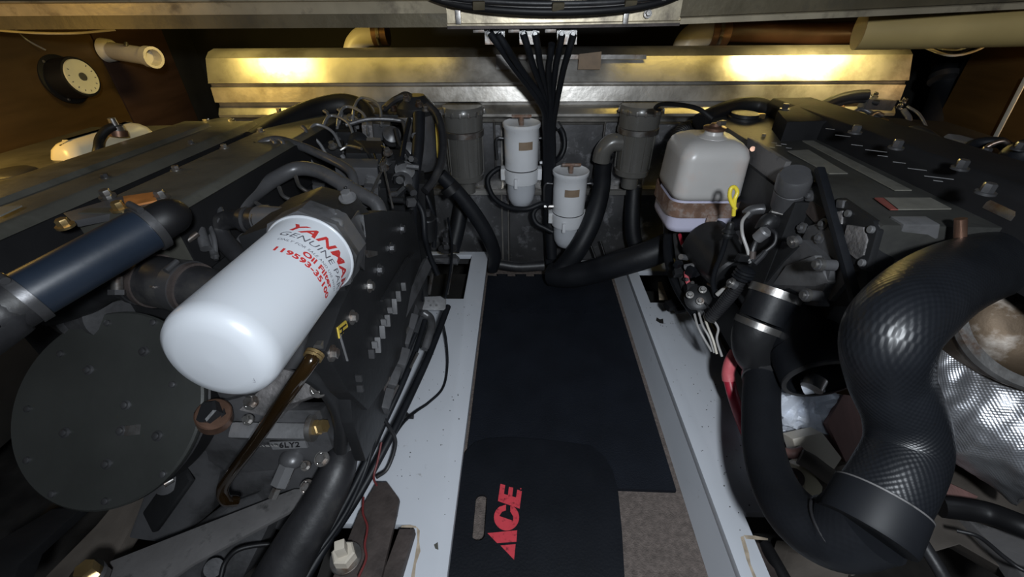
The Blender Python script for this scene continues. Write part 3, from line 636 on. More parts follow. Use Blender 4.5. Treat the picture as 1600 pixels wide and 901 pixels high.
text_obj('GENUINE PARTS', .0155, 'greyink', can, wrap(A0+.03, fl-.056), 'lettering', 0, .25, 1.12)
text_obj('ONLY FOR SALE AND USE WITH', .0065, 'greyink', can, wrap(A0-.06, fl-.068), 'lettering', 0, .25, 1.05)
text_obj('Oil Filter', .0125, 'redink', can, wrap(A0-.68, fl-.080), 'lettering', .0005, 0, 1.15)
text_obj('119593-35100', .0125, 'redink', can, wrap(A0-.16, fl-.093), 'lettering', .0005, 0, 1.22)
text_obj('L22N02', .0045, 'greyink', can, lambda u, v: fa-ax*.0+(rx*.034+ux*-.028)+(ux*u*.9-rx*v)+ax*-.0+ (-ax*.0018) + ax*.0038, 'lettering')
#%%PART4
# ================================================================ PORT ENGINE (left)
def slab(pts, vec, bev=0):          # pts (px,py,t) ; extruded by a world vector
    return B().prism(PT(pts), vec, bev)
def bolt(parent, px, py, t, d, r=.007, h=.007, m='steel'):
    return B().hexbolt(P(px, py, t=t), d, r, h).build('bolt', m, parent)
pe = thing('marine_engine', 'dark grey six-cylinder marine diesel on the left engine bed', 'engine', (-.62, .9, .0), None)
b = B(); b.prism([(-.95, .60, .62), (-.95, .60, .15), (-.40, .60, .15), (-.30, .60, .30), (-.30, .60, .46), (-.53, .60, .48), (-.55, .60, .62)], (0, .80, 0), bev=.006)
b.build('engine_block', 'engd', pe)
B().prism([(-.690, .59, .60), (-.535, .59, .60), (-.537, .59, .684), (-.552, .59, .694), (-.676, .59, .694), (-.689, .59, .684)], (0, .88, -.035), bev=.004).build('valve_cover', 'engo', pe)
B().prism([(-.95, .42, .60), (-.722, .42, .60), (-.724, .42, .692), (-.740, .42, .705), (-.93, .42, .705), (-.948, .42, .690)], (0, .80, -.03), bev=.004).build('intercooler_housing', 'engo', pe)
B().prism([(-.89, .43, .703), (-.81, .43, .703), (-.818, .43, .712), (-.882, .43, .712)], (0, .72, -.026), bev=.003).build('raised_rib', 'engo', pe)
B().box((-.706, .95, .60), (.05, .80, .05), bev=.004).build('gasket_channel', 'blackm', pe)  # matt black paints in the shade of the groove between the covers
B().prism([(-.5325, .592, .58), (-.5325, .592, .684), (-.5325, 1.465, .649), (-.5325, 1.465, .55)], (-.006, 0, 0)).build('cover_side', 'blackm', pe)
B().prism([(-.7195, .422, .60), (-.7195, .422, .691), (-.7195, 1.215, .661), (-.7195, 1.215, .57)], (-.006, 0, 0)).build('housing_side_shade', 'blackm', pe)  # black strip paints the groove's shade onto the housing side
B().prism([(-.93, .417, .60), (-.74, .417, .60), (-.74, .417, .690), (-.93, .417, .690)], (0, .006, 0)).build('housing_end', 'engd', pe)
B().prism([(-1.30, .45, .55), (-.96, .45, .55), (-.96, .45, .655), (-1.0, .45, .665), (-1.28, .45, .66)], (0, .85, -.02), bev=.006).build('manifold_cover', 'engo', pe)
for y in (.64, .80, .96, 1.12, 1.28, 1.42):
    B().hexbolt((-.668, y, .694-(y-.59)*.04), (0, 0, 1), .0065, .007).build('bolt', 'steel', pe)
for y in (.5, .74, .98): B().hexbolt((-.755, y, .705-(y-.42)*.0375), (0, 0, 1), .006, .006).build('bolt', 'dsteel', pe)
# name plates and stickers on the covers
B().prism([P(192, 306, Z=.696), P(240, 299, Z=.696), P(245, 312, Z=.696), P(196, 322, Z=.696)], (0, 0, -.003)).build('sticker', 'orange', pe)
B().prism([P(0, 322, Z=.7165), P(34, 320, Z=.7165), P(0, 336, Z=.7165), P(-20, 338, Z=.7165)], (0, 0, -.002)).build('sticker', 'greylabel', pe)
# front lifting bracket with hose end under the orange label
B().prism(PT([(98, 332, .66), (190, 305, .70), (205, 318, .68), (190, 330, .66), (112, 345, .64)]), (0, .004, -.012), bev=.002).build('lifting_bracket', 'eng', pe)
for a, c, t in ((168, 306, .70), (187, 325, .66), (252, 307, .70), (102, 352, .63)): bolt(pe, a, c, t, (0, -.1, 1), .008, .010, 'brass' if a in (187, 102) else 'steel')
k = thing('filler_cap', 'round black cap standing on the far left cover of the port engine', 'cap', P(30, 300, t=.93))
B().lathe(P(32, 290, t=.93), (0, 0, 1), [(-.03, .03), (0, .032), (.010, .040), (.03, .040), (.034, .034)], 28).build('cap_body', 'rubd', k)
fc = P(345, 196, t=1.20)
B().lathe(fc, (0, 0, 1), [(0, .04), (.006, .04), (.007, .034), (.014, .034), (.016, .02)], 28).build('oil_filler_cap', 'dsteel', pe)
for s in (-1, 1): B().box(fc+V((s*.036, 0, .012)), (.014, .010, .014), bev=.002).build('cap_lug', 'chrome', pe)
for a, c, t in ((437, 176, 1.3), (350, 235, 1.1), (384, 205, 1.2), (520, 165, 1.4)): bolt(pe, a, c, t, (0, 0, 1), .008, .012)
# big black air pipe along the far end
B().tube(PT([(395, 222, 1.12), (440, 196, 1.2), (490, 174, 1.28), (535, 164, 1.32), (565, 172, 1.32), (580, 195, 1.30)]), [.028, .032, .034, .034, .032, .03], n=22).build('air_pipe', 'black', pe)
B().prism(PT([(385, 190, 1.28), (440, 172, 1.36), (520, 168, 1.42), (540, 175, 1.42), (450, 215, 1.26), (400, 228, 1.2)]), (0, .01, -.03), bev=.003).build('rear_cover', 'engd', pe)
# coolant pipes
B().tube(PT([(374, 338, .82), (380, 318, .84), (402, 298, .88), (435, 276, .92), (465, 263, .94), (500, 268, .94), (540, 290, .93), (570, 306, .92), (588, 318, .92), (596, 338, .92)]), .0155, n=18).build('coolant_pipe', 'eng', pe)
B().cyl(P(536, 288, t=.93), P(546, 294, t=.928), .018, n=20).build('pipe_collar', 'eng', pe)
B().ball(P(540, 293, t=.915), .005).build('plug', 'engd', pe)
B().tube(PT([(400, 238, 1.02), (410, 224, 1.02), (435, 218, 1.03), (470, 228, 1.03), (505, 243, 1.02), (535, 258, 1.0), (550, 272, .98), (556, 300, .96), (568, 322, .95)]), .0105, n=16).build('coolant_pipe', 'eng', pe)
B().cyl(P(396, 246, t=1.02), P(408, 227, t=1.02), .017, n=18).build('pipe_sleeve', 'rubd', pe)
# hoses into the filter head
B().tube(PT([(396, 420, .74), (372, 398, .75), (348, 372, .76), (342, 352, .76), (360, 342, .75), (392, 343, .73)]), .0165, n=18).build('coolant_hose', 'rubd', pe)
B().tube(PT([(385, 405, .80), (370, 375, .82), (372, 345, .84), (378, 325, .85)]), .0155, n=16).build('coolant_pipe', 'eng', pe)
B().cyl(P(383, 343, t=.73), P(412, 343, t=.71), .021, n=22).build('hose_union', 'rubd', pe)
B().cyl(P(410, 343, t=.715), P(452, 339, t=.69), .024, .016, n=22).build('hose_union', 'eng', pe)
for a in (388, 408): B().ring(P(a, 343, t=.722), (1, 0, 0), .0205, .005, .0015).build('union_ring', 'dsteel', pe)
B().tube(PT([(338, 405, .72), (334, 370, .73), (322, 342, .75), (310, 318, .78), (320, 300, .80), (344, 296, .82), (372, 316, .84)]), .004, n=10).build('wire_rail', 'eng', pe)
B().tube(PT([(346, 345, .74), (345, 330, .76), (334, 316, .78), (323, 318, .78), (318, 335, .76), (336, 400, .72)]), .0065, n=10).build('bracket_loop', 'eng', pe)
B().cyl(P(312, 358, t=.72), P(322, 388, t=.71), .0085, n=14).build('sensor', 'eng', pe)
B().cyl(P(292, 376, t=.69), P(308, 364, t=.70), .005, n=10).build('sensor_terminal', 'steel', pe)
# filter head
B().prism([(-.40, .53, .56), (-.268, .53, .56), (-.264, .53, .65), (-.285, .53, .690), (-.34, .53, .705), (-.40, .53, .685)], (0, .165, -.01), bev=.005).build('filter_head', 'engd', pe)
B().lathe(fb+ax*.010, ax, [(0, .066), (.010, .067), (.030, .067), (.045, .050)], 8).build('filter_seat', 'eng', pe)
bolt(pe, 520, 340, .615, (0, -.5, 1), .010, .010, 'eng'); bolt(pe, 543, 308, .68, (0, -.3, 1), .009, .010, 'eng2')
B().ball(P(521, 350, t=.60), .014, (1, 1, .7)).build('boss', 'eng2', pe)
B().prism(PT([(452, 352, .67), (500, 318, .73), (548, 316, .75), (562, 328, .73), (550, 345, .66), (550, 395, .62)]), (0, .03, -.05), bev=.003).build('filter_bracket', 'eng', pe)
# side plate (gear and cooler cover)
sp = [(508, 548), (532, 480), (560, 425), (572, 370), (568, 334), (600, 328), (640, 330), (650, 352), (662, 430), (664, 470), (655, 500), (610, 590), (575, 640), (545, 612)]
plate = B().prism([P(a, c, X=-.262) for a, c in sp], (-.03, 0, 0), bev=.003).build('side_plate', 'engd', pe)
for a, c in ((627, 357), (611, 387), (592, 421), (577, 446), (550, 495), (519, 551)): B().hexbolt(P(a, c, X=-.262), (1, 0, 0), .008, .007).build('bolt', 'steel' if a in (577, 550, 519) else 'dsteel', plate)
B().prism([P(a, c, X=-.257) for a, c in ((571, 390), (590, 392), (590, 398), (577, 402))], (-.004, 0, 0)).build('bare_patch', 'steel', plate)
st_ = B().prism([P(a, c, X=-.260) for a, c in ((528, 511), (541, 500), (544, 509), (531, 528))], (-.003, 0, 0)).build('sticker', 'yelsticker', plate)
for (q0, q1) in (((531, 514), (541, 506)), ((532, 521), (542, 513)), ((535, 512), (535, 523))): B().bar(P(*q0, X=-.2590), P(*q1, X=-.2590), .0022, .001, up=(1, 0, 0), bev=0).build('sticker_mark', 'black', st_)
B().bar(P(531, 522, X=-.26), P(543, 563, X=-.26), .0016, .003, up=(1, 0, 0), bev=0).build('joint_line', 'eng2', plate)
for i, (a, c, h) in enumerate(((630, 447, 12), (622, 462, 16), (616, 478, 24), (609, 484, 8), (605, 500, 18), (599, 503, 10), (597, 518, 20), (590, 538, 24), (585, 538, 10), (580, 552, 14), (560, 590, 10), (562, 606, 10))):
    B().bar(P(a, c-h/2, X=-.256), P(a+1.5, c+h/2, X=-.256), .0045, .010, up=(1, 0, 0), bev=.001).build('fin', 'eng2' if i < 9 else 'dsteel', plate)
for k in range(3): B().bar(P(596+k*12, 470-k*18, X=-.258), P(636+k*5, 402-k*4, X=-.258), .004, .006, up=(1, 0, 0)).build('rib', 'engd', plate)
B().prism([P(a, c, X=-.272) for a, c in ((545, 600), (600, 520), (650, 400), (668, 420), (670, 480), (640, 560), (600, 660), (572, 720), (552, 660))], (-.02, 0, 0), bev=.003).build('lower_side_plate', 'engd', pe)
# lower side: rails, pan, starter
B().prism([(-.40, .50, .30), (-.285, .50, .30), (-.29, .50, .36), (-.29, .50, .46), (-.40, .50, .46)], (0, .65, 0), bev=.006).build('lower_block', 'engd', pe)
B().prism([(-.62, .62, .02), (-.40, .62, .02), (-.33, .62, .14), (-.30, .62, .31), (-.62, .62, .31)], (0, .6, 0), bev=.015).build('oil_pan', 'engd', pe)
B().bar(P(548, 640, t=.76), P(668, 410, t=1.15), .030, .012, up=(1, 0, .3)).build('side_rail', 'eng', pe)
B().bar(P(560, 670, t=.78), P(650, 480, t=1.08), .022, .010, up=(1, 0, .3)).build('side_rail', 'eng', pe)
for a, c, t in ((632, 528, 1.0), (626, 560, .95), (612, 590, .9), (600, 625, .87), (640, 505, 1.03)):
    B().box(P(a, c, t=t), (.030, .045, .03), (12, 20, 0), .005).build('casting_lug', 'eng', pe)
for a, c, t in ((633, 522, .99), (647, 562, .98), (616, 612, .88), (603, 600, .86)): B().bar(P(a-6, c+12, t=t), P(a+6, c-12, t=t), .006, .004).build('bare_edge', 'steel', pe)
# front casing
B().prism([(-.56, .50, .20), (-.40, .50, .20), (-.33, .50, .28), (-.305, .50, .38), (-.305, .50, .50), (-.34, .50, .56), (-.46, .50, .57), (-.52, .50, .44), (-.56, .50, .36)], (0, .06, 0), bev=.008).build('front_casing', 'eng', pe)
B().tube([P(a, c, t=t) for a, c, t in ((470, 572, .66), (505, 585, .68), (530, 620, .70), (545, 660, .74), (546, 700, .78))], .005, n=10).build('casing_flange', 'eng2', pe)
B().tube([P(a, c, t=t) for a, c, t in ((476, 580, .65), (500, 595, .67), (522, 625, .70), (534, 660, .73), (534, 700, .77))], .014, n=10).build('casing_rim', 'engd', pe)
B().prism(PT([(372, 640, .70), (440, 575, .70), (500, 590, .68), (505, 612, .68), (450, 632, .70), (432, 655, .71)]), (0, .03, -.03), bev=.004).build('casting_pad', 'cast', pe)
B().prism(PT([(300, 640, .74), (380, 618, .72), (440, 640, .72), (500, 640, .72), (520, 700, .76), (480, 730, .8), (360, 740, .82), (285, 700, .8)]), (0, .05, -.03), bev=.006).build('front_plate', 'eng', pe)
hb = B().bar(P(366, 672, t=.725), P(486, 674, t=.725), .026, .030, up=(0, -.6, 1), bev=.006).build('pressure_gallery', 'eng2', pe)
B().cyl(P(484, 668, t=.72), P(492, 668, t=.72), .022, n=28).build('gallery_washer', 'steel', hb)
B().lathe(P(491, 668, t=.72), P(510, 664, t=.715)-P(491, 668, t=.72), [(0, .013), (.010, .013), (.012, .011), (.022, .011)], 6).build('brass_plug', 'brass', hb, label='brass hex plug')
B().prism(PT([(345, 735, .86), (500, 700, .84), (525, 790, .88), (440, 830, .9), (370, 800, .9)]), (0, .05, -.02), bev=.005).build('pan_casting', 'eng', pe)
lp = B().prism(PT([(420, 690, .735), (476, 688, .735), (480, 699, .74), (426, 702, .74)]), (0, .006, -.004), bev=.001).build('cast_label', 'eng2', pe)
pr = P(428, 699, t=.733); ex = (P(474, 697, t=.733)-pr).normalized(); ey = (P(427, 690, t=.733)-pr).normalized()
text_obj('6LY2', .0125, 'black', lp, lambda u, v: pr+ex*(u+.010)+ey*v+V((0, -.0012, .0012)), 'lettering', .0003, 0, 1.3)
pr2 = P(396, 688, t=.722); ex2 = (P(446, 687, t=.722)-pr2).normalized()
text_obj('AP-1818', .010, 'wire', hb, lambda u, v: pr2+ex2*u+V((0, -.012, 0))+V((0, -.2, .95))*v, 'cast_lettering', .0003, 0, 1.3)
B().cyl(P(336, 655, t=.71), P(333, 645, t=.69), .026, n=32, bev=.002).build('copper_washer', 'copper', pe, label='copper sealing washer')
B().lathe(P(333, 648, t=.70), (-.15, -.35, 1), [(0, .024), (.004, .024), (.004, .021), (.018, .020), (.021, .016)], 6).build('drain_plug', 'engd', pe)
for a, c, t, r in ((499, 606, .68, .010), (503, 716, .77, .009), (480, 760, .82, .009), (392, 628, .70, .008), (478, 727, .78, .006), (388, 655, .71, .006)):
    B().cyl(P(a, c, t=t+.02), P(a, c, t=t-.004), r*1.15, n=16).build('stud', 'steel', pe); B().hexbolt(P(a, c, t=t-.004), (0, -.5, .9), r, .009).build('bolt', 'steel', pe)
sn = B().ball(P(456, 716, t=.78), .022, (1, 1, .8)).build('sensor_boss', 'eng', pe)
B().lathe(P(450, 726, t=.77), P(433, 765, t=.76)-P(450, 726, t=.77), [(0, .015), (.004, .015), (.036, .015)], 6).build('sensor_body', 'eng2', sn)
B().cyl(P(433, 762, t=.76), P(426, 778, t=.755), .008, n=6).build('sensor_tip', 'steel', sn)
B().prism(PT([(282, 700, .80), (312, 680, .78), (345, 735, .82), (330, 800, .88), (270, 850, .86), (200, 840, .84), (230, 760, .84)]), (0, .06, -.03), bev=.006).build('lower_casing', 'eng', pe)
B().bar(P(292, 735, t=.80), P(235, 815, t=.80), .05, .012, up=(0, -.3, 1), bev=.005).build('casing_rib', 'engd', pe)
B().lathe(P(262, 752, t=.80), (.1, -.6, .8), [(0, .022), (.006, .022), (.008, .014), (.010, .006)], 24).build('cover_boss', 'eng', pe)
B().cyl(P(270, 748, t=.79), P(256, 756, t=.78), .006, n=10).build('bolt', 'steel', pe)
B().prism(PT([(345, 790, .88), (400, 770, .86), (430, 800, .86), (380, 901, .84), (240, 940, .80), (200, 901, .80)]), (0, .05, -.04), bev=.004).build('lower_casing', 'eng', pe)
B().tube(PT([(345, 901, .78), (352, 878, .79), (372, 858, .80), (410, 850, .82), (450, 850, .84)]), .0045, n=10).build('thin_pipe', 'black', pe)
B().cyl(P(330, 892, t=.80), P(334, 886, t=.785), .016, n=16).build('stud', 'dsteel', pe)
# crankshaft pulley disc and black housing round it
dcx = P(166, 636, t=.70); dn = V((0, -math.cos(math.radians(46)), math.sin(math.radians(46)))); DR = .158
B().lathe(dcx-dn*.075, dn, [(0, DR*.9), (.05, DR*.97), (.056, DR*.9)], 64).build('pulley_housing', 'black', pe)
ds = B().lathe(dcx-dn*.014, dn, [(0, DR-.002), (.003, DR), (.011, DR), (.014, DR-.003)], 80).build('crank_pulley', 'disc', pe)
ox, oy, oz = frame(dn)
def on_disc(px, py):
    d = ray(px, py); t = (dcx-V((0, 0, CAMH))).dot(dn)/d.dot(dn); return V((0, 0, CAMH))+d*t
for a, c in ((139, 577), (197, 632), (102, 675), (167, 724), (246, 680), (225, 548), (190, 672)):
    B().lathe(on_disc(a, c), dn, [(0, .0085), (.001, .0085), (.0022, .0055), (.0055, .0052), (.0065, .003)], 16).build('bolt', 'dsteel', ds)
for a, c in ((95, 552), (44, 638), (43, 718), (82, 771), (165, 782), (270, 600), (240, 503), (168, 504), (255, 740)):
    B().lathe(on_disc(a, c), dn, [(0, .0055), (.003, .005), (.004, .003)], 14).build('rivet', 'dsteel', ds)
q = on_disc(208, 671); B().box(q, (.024, .016, .003), (44, 0, 10), .001).build('bare_patch', 'steel', ds)
# fuel filter of the engine, injection pump and pipes at the far end
sf0 = P(662, 265, t=1.42); sf1 = P(668, 176, t=1.30)
B().lathe(sf0, (0, 0, 1), [(0, .03), (.008, .045), (.02, .050), (.175, .051), (.18, .048)], 36).build('fuel_filter_can', 'eng', pe)
B().lathe(sf0, (0, 0, 1), [(.178, .056), (.184, .058), (.20, .058), (.215, .045), (.23, .03)], 30).build('filter_mount', 'engd', pe)
B().box(sf0+V((-.02, -.054, .172)), (.05, .012, .014), bev=.003).build('mount_clip', 'steel', pe)
B().prism([P(a, c, t=1.32) for a, c in ((680, 193), (687, 193), (690, 245), (683, 247))], (0, .004, 0)).build('sticker', 'yelsticker', pe)
for a, c, t, s, m_ in ((590, 200, 1.3, (.08, .06, .05), 'eng'), (592, 180, 1.32, (.12, .06, .03), 'engd'), (572, 245, 1.15, (.09, .08, .06), 'engd'), (585, 232, 1.2, (.04, .04, .05), 'eng2'), (548, 190, 1.3, (.05, .04, .03), 'eng2'), (560, 268, 1.08, (.10, .05, .05), 'eng'), (612, 262, 1.2, (.06, .07, .08), 'engd'), (605, 300, 1.12, (.09, .08, .07), 'engd'), (540, 215, 1.25, (.05, .06, .06), 'engd'), (520, 238, 1.18, (.06, .06, .05), 'engd'), (645, 300, 1.25, (.07, .08, .10), 'engd'), (575, 205, 1.25, (.03, .03, .05), 'cast')):
    B().box(P(a, c, t=t), s, (8, 5, 12), .006).build('pump_casting', m_, pe)
B().box((-.49, 1.02, .49), (.12, .62, .10), (-2, 0, 0), .01).build('cylinder_head', 'engd', pe)
for k in range(6): B().box((-.50, .76+.11*k, .548-.003*k), (.07, .07, .03), (0, 8, 0), .006).build('head_boss', 'eng', pe)
B().box((-.40, 1.0, .42), (.22, .60, .12), bev=.01).build('pump_deck', 'engd', pe)
for k, (a, c, t) in enumerate(((628, 285, 1.12), (600, 248, 1.16), (640, 238, 1.22), (612, 212, 1.26), (560, 222, 1.2), (632, 268, 1.14))):
    B().lathe(P(a, c, t=t), (.3, -.6, .6), [(-.02, .024), (.012, .026), (.014, .020), (.020, .012)], 20).build('pump_cap', ('eng', 'engd', 'eng2')[k % 3], pe)
for k in range(6):       # injector lines
    x0 = 432+k*24; y0 = 262-k*14
    B().tube(PT([(x0-2, y0+4, 1.02+.05*k), (x0+2, y0-26, 1.03+.05*k), (x0+14, y0-40, 1.05+.05*k), (x0+40, y0-28, 1.08+.04*k), (x0+64-k*4, y0+4, 1.10+.03*k)]), .0042, n=8).build('injector_line', 'eng2', pe)
    B().lathe(P(x0-2, y0+8, t=1.02+.05*k), (0, -.1, 1), [(-.03, .013), (0, .013), (.002, .009), (.016, .009)], 6).build('injector_nut', 'eng', pe)
for a, c, a2, c2, t in ((395, 250, 392, 300, .98), (430, 225, 422, 282, 1.0), (443, 225, 442, 285, 1.0), (478, 205, 474, 250, 1.1), (512, 180, 502, 235, 1.2), (534, 178, 524, 230, 1.24)):
    B().tube(PT([(a-6, c-8, t), (a, c, t), (a2+2, (c+c2)/2, t), (a2, c2, t)]), .005, n=8).build('breather_pipe', 'eng', pe)
for pts, r, m_ in (([(462, 275, .92), (468, 290, .90), (482, 300, .90)], .004, 'steel'), ([(436, 292, .88), (442, 305, .87), (455, 312, .87)], .004, 'steel'), ([(400, 316, .85), (410, 322, .84), (420, 322, .84)], .004, 'steel'),
                  ([(604, 240, 1.12), (598, 262, 1.08), (582, 298, 1.0), (574, 322, .96)], .0035, 'steel'), ([(600, 262, 1.05), (606, 290, 1.0), (614, 325, .98)], .0025, 'steel'), ([(585, 240, 1.1), (592, 258, 1.08), (604, 234, 1.1), (596, 228, 1.12)], .003, 'chrome'),
                  ([(540, 195, 1.2), (575, 186, 1.22), (618, 187, 1.24), (632, 196, 1.24), (636, 250, 1.2)], .006, 'eng'), ([(532, 234, 1.12), (545, 228, 1.12), (565, 232, 1.1)], .004, 'steel'), ([(555, 220, 1.15), (570, 232, 1.12), (590, 262, 1.08)], .005, 'engd'),
                  ([(600, 170, 1.3), (618, 155, 1.28), (635, 150, 1.28), (645, 156, 1.28)], .010, 'rubd'), ([(595, 176, 1.32), (612, 160, 1.3), (634, 146, 1.3), (655, 160, 1.3)], .007, 'rub'),
                  ([(640, 186, 1.25), (632, 220, 1.2), (628, 260, 1.16), (640, 300, 1.12)], .007, 'rub'), ([(618, 200, 1.2), (625, 225, 1.2), (640, 245, 1.2), (645, 280, 1.2)], .006, 'engd')):
    B().tube(PT(pts), r, n=9).build('fuel_line', m_, pe)
for a, c, t in ((655, 163, 1.26), (636, 154, 1.26), (548, 185, 1.28), (606, 238, 1.08), (666, 170, 1.26), (600, 262, 1.05), (520, 228, 1.12), (690, 175, 1.32), (616, 170, 1.3), (560, 175, 1.3)):
    B().hexbolt(P(a, c, t=t), (0, -.4, .9), .008, .012).build('banjo_bolt', 'steel', pe)
rnd = random.Random(5)
for k in range(46):
    a = rnd.uniform(470, 650); c = rnd.uniform(190, 320)
    if c > 330-(a-470)*.05 or c < 190+max(0, (560-a))*.45: continue
    t = 1.30-(c-180)*.0022+rnd.uniform(-.02, .02); s = rnd.uniform(.008, .022)
    p0 = P(a, c, t=t); d_ = V((rnd.uniform(-1, 1), rnd.uniform(-1, .3), rnd.uniform(-.2, 1))).normalized()
    if k % 3: B().cyl(p0-d_*s, p0+d_*s, s*.45, n=rnd.choice((6, 12))).build('fitting', rnd.choice(('eng', 'eng2', 'engd', 'dsteel')), pe)
    else: B().box(p0, (s*1.6, s, s*1.3), (rnd.uniform(0, 40), 10, rnd.uniform(0, 60)), .002).build('bracket', rnd.choice(('eng', 'engd', 'eng2')), pe)
# engine feet on the bed
ft = B().prism([(-.34, .30, .112), (-.225, .30, .112), (-.225, .43, .112), (-.25, .485, .112), (-.34, .485, .112)], (0, 0, .012), bev=.002)
ft = B().prism([P(a, c, Z=.13) for a, c in ((588, 752), (605, 752), (624, 778), (620, 800), (596, 901), (585, 960), (500, 960), (520, 901), (560, 800))], (0, 0, -.012), bev=.002).build('engine_foot', 'rustd', pe, label='rusty flat engine mounting foot')
B().prism([P(a, c, Z=.12) for a, c in ((624, 825), (648, 825), (625, 901), (600, 960), (580, 960), (596, 901))], (0, 0, -.05), bev=.002).build('foot_web', 'rustd', pe)
mb = thing('mount_bolt', 'big pale nut on the rusty engine foot at the bottom of the picture', 'bolt', P(541, 870, Z=.13))
q = P(541, 872, Z=.132); B().cyl(q, q+V((0, 0, .006)), .028, n=28, bev=.001).build('washer', 'steel', mb); B().lathe(q, (0, 0, 1), [(.006, .021), (.024, .021), (.027, .018)], 6).build('nut', 'pvc', mb); B().box(q+V((0, 0, .038)), (.017, .017, .03), (0, 0, 20), .002).build('stud', 'pvc', mb)
rope('pink_wire', [P(568, 776, Z=.15), P(567, 800, Z=.15), P(574, 822, Z=.15), P(570, 850, Z=.15), P(572, 872, Z=.15), P(560, 901, Z=.15)], .0022, 'redwire', 'thin dirty red wire lying on the rusty engine foot', 'wire')
# far mount in its pocket
fm = thing('engine_mount', 'engine mount with stud and nuts in the dark pocket of the left bed', 'engine mount', (-.28, 1.33, .03))
m0 = P(700, 392, t=1.58)
B().cyl(m0, m0+V((0, 0, .08)), .011, n=16).build('stud', 'dsteel', fm)
for z in (.018, .048): B().lathe(m0+V((0, 0, z)), (0, 0, 1), [(0, .02), (.018, .02)], 6).build('nut', 'dsteel', fm)
B().cyl(m0+V((0, 0, .008)), m0+V((0, 0, .014)), .034, n=24).build('washer', 'dsteel', fm)
B().prism(PT([(655, 418, 1.42), (672, 398, 1.5), (712, 396, 1.56), (718, 402, 1.55), (714, 412, 1.5), (678, 408, 1.44), (664, 425, 1.40)]), (0, .01, -.012), bev=.002).build('bracket_arm', 'eng', fm)
B().box(P(698, 406, t=1.47), (.075, .012, .022), bev=.002).build('cross_plate', 'eng', fm)
for a in (670, 698): B().cyl(P(a+8, 412, t=1.44), P(a, 458, t=1.36), .006, n=10).build('rod', 'steel', fm)
B().box(P(660, 422, t=1.42), (.10, .02, .03), bev=.003).build('cross_plate', 'engd', fm)
br = thing('cable_bracket', 'small perforated grey bracket plate beside the left bed pocket', 'bracket', P(676, 478, t=1.25))
B().prism(PT([(658, 463, 1.20), (688, 462, 1.21), (697, 468, 1.21), (696, 484, 1.20), (660, 483, 1.19)]), (0, .004, -.002), bev=.001).build('plate', 'eng2', br)
for dx, dy in ((0, 0), (8, 1), (3, 7), (12, 7)): B().cyl(P(670+dx, 469+dy, t=1.196), P(670+dx, 469+dy, t=1.192), .003, n=10).build('hole', 'black', br)
B().bar(P(654, 416, t=1.24), P(654, 488, t=1.16), .010, .006, up=(1, 0, 0)).build('upright', 'eng2', br)
B().tube(PT([(662, 488, 1.16), (672, 496, 1.16), (674, 510, 1.14), (670, 525, 1.12), (664, 545, 1.10)]), .011, n=12).build('bent_pipe', 'eng', br)

# ---------------- separate things on and around the port engine
bh = thing('charge_air_hose', 'blue-black hose with end clamps at the left edge, crossing above the disc', 'hose', P(130, 410, t=.52))
p0, p1 = P(28, 470, t=.50), P(240, 352, t=.60)
B().tube([p0, p0.lerp(p1, .33), p0.lerp(p1, .66), p1], .0300, n=32).build('hose_body', 'blue', bh)
dd = (p1-p0).normalized(); clamp(bh, p0+dd*.006, dd, .0315, 'dsteel'); clamp(bh, p1-dd*.006, dd, .0315, 'dsteel')
B().tube([p1, p1+dd*.025, P(264, 340, t=.66), P(272, 333, t=.70)], [.026, .025, .022, .020], n=24).build('pipe_end', 'black', bh)
B().ring(P(259, 342, t=.65), dd, .0235, .008, .002).build('bead', 'dsteel', bh)
B().tube([p0-dd*-.004, p0-dd*.03, P(0, 488, t=.49), P(-60, 530, t=.47)], [.031, .033, .034, .034], n=24).build('pipe_end', 'rubd', bh)
ih = thing('turbo_hose', 'dark brownish intake hose with steel clamps behind the oil filter', 'hose', P(260, 440, t=.68))
q0, q1 = P(190, 428, t=.70), P(350, 458, t=.66)
B().tube([q0, q0.lerp(q1, .2), q0.lerp(q1, .5), q0.lerp(q1, .7), q1], [.037, .0405, .041, .037, .033], n=32).build('hose_body', 'rubd', ih)
dd2 = (q1-q0).normalized()
for f_, r_, m_ in ((.22, .041, 'rubd'), (.34, .0415, 'rustd'), (.62, .0395, 'dsteel'), (.72, .038, 'rustd')): B().ring(q0.lerp(q1, f_), dd2, r_, .010, .002).build('hose_clamp', m_, ih)
clamp(ih, q0.lerp(q1, .67), dd2, .040, 'dsteel', screw=(0, -.2, 1))
B().box(q0.lerp(q1, .55)+V((0, -.035, .018)), (.006, .003, .014), (40, 0, -15), .001).build('clamp_tab', 'steel', ih)
B().tube([q0.lerp(q1, .05), q0+V((-.04, -.005, -.01)), P(120, 460, t=.70), P(70, 480, t=.70)], [.036, .038, .036, .032], n=24).build('turbo_outlet', 'engd', ih)
tc_ = thing('turbocharger', 'grey turbocharger casting behind the pulley disc under the blue-black hose', 'turbocharger', P(140, 470, t=.78))
B().lathe(P(150, 478, t=.76), dd2, [(-.06, .04), (-.03, .055), (-.02, .060), (-.005, .060), (0, .052), (.03, .045), (.035, .05), (.045, .05), (.05, .04)], 40).build('compressor_housing', 'eng', tc_)
B().lathe(P(60, 420, t=.80), dd2, [(-.05, .04), (-.02, .06), (.02, .06), (.05, .045)], 36).build('turbine_housing', 'engd', tc_)
for a, c in ((128, 462), (142, 458), (108, 475)): B().hexbolt(P(a, c, t=.70), (0, -.6, .8), .007, .008).build('bolt', 'steel', tc_)
B().cyl(P(183, 455, t=.64), P(183, 430, t=.635), .0075, n=14).build('fitting', 'steel', tc_); B().cyl(P(183, 460, t=.64), P(183, 452, t=.64), .011, n=6).build('fitting_nut', 'dsteel', tc_)
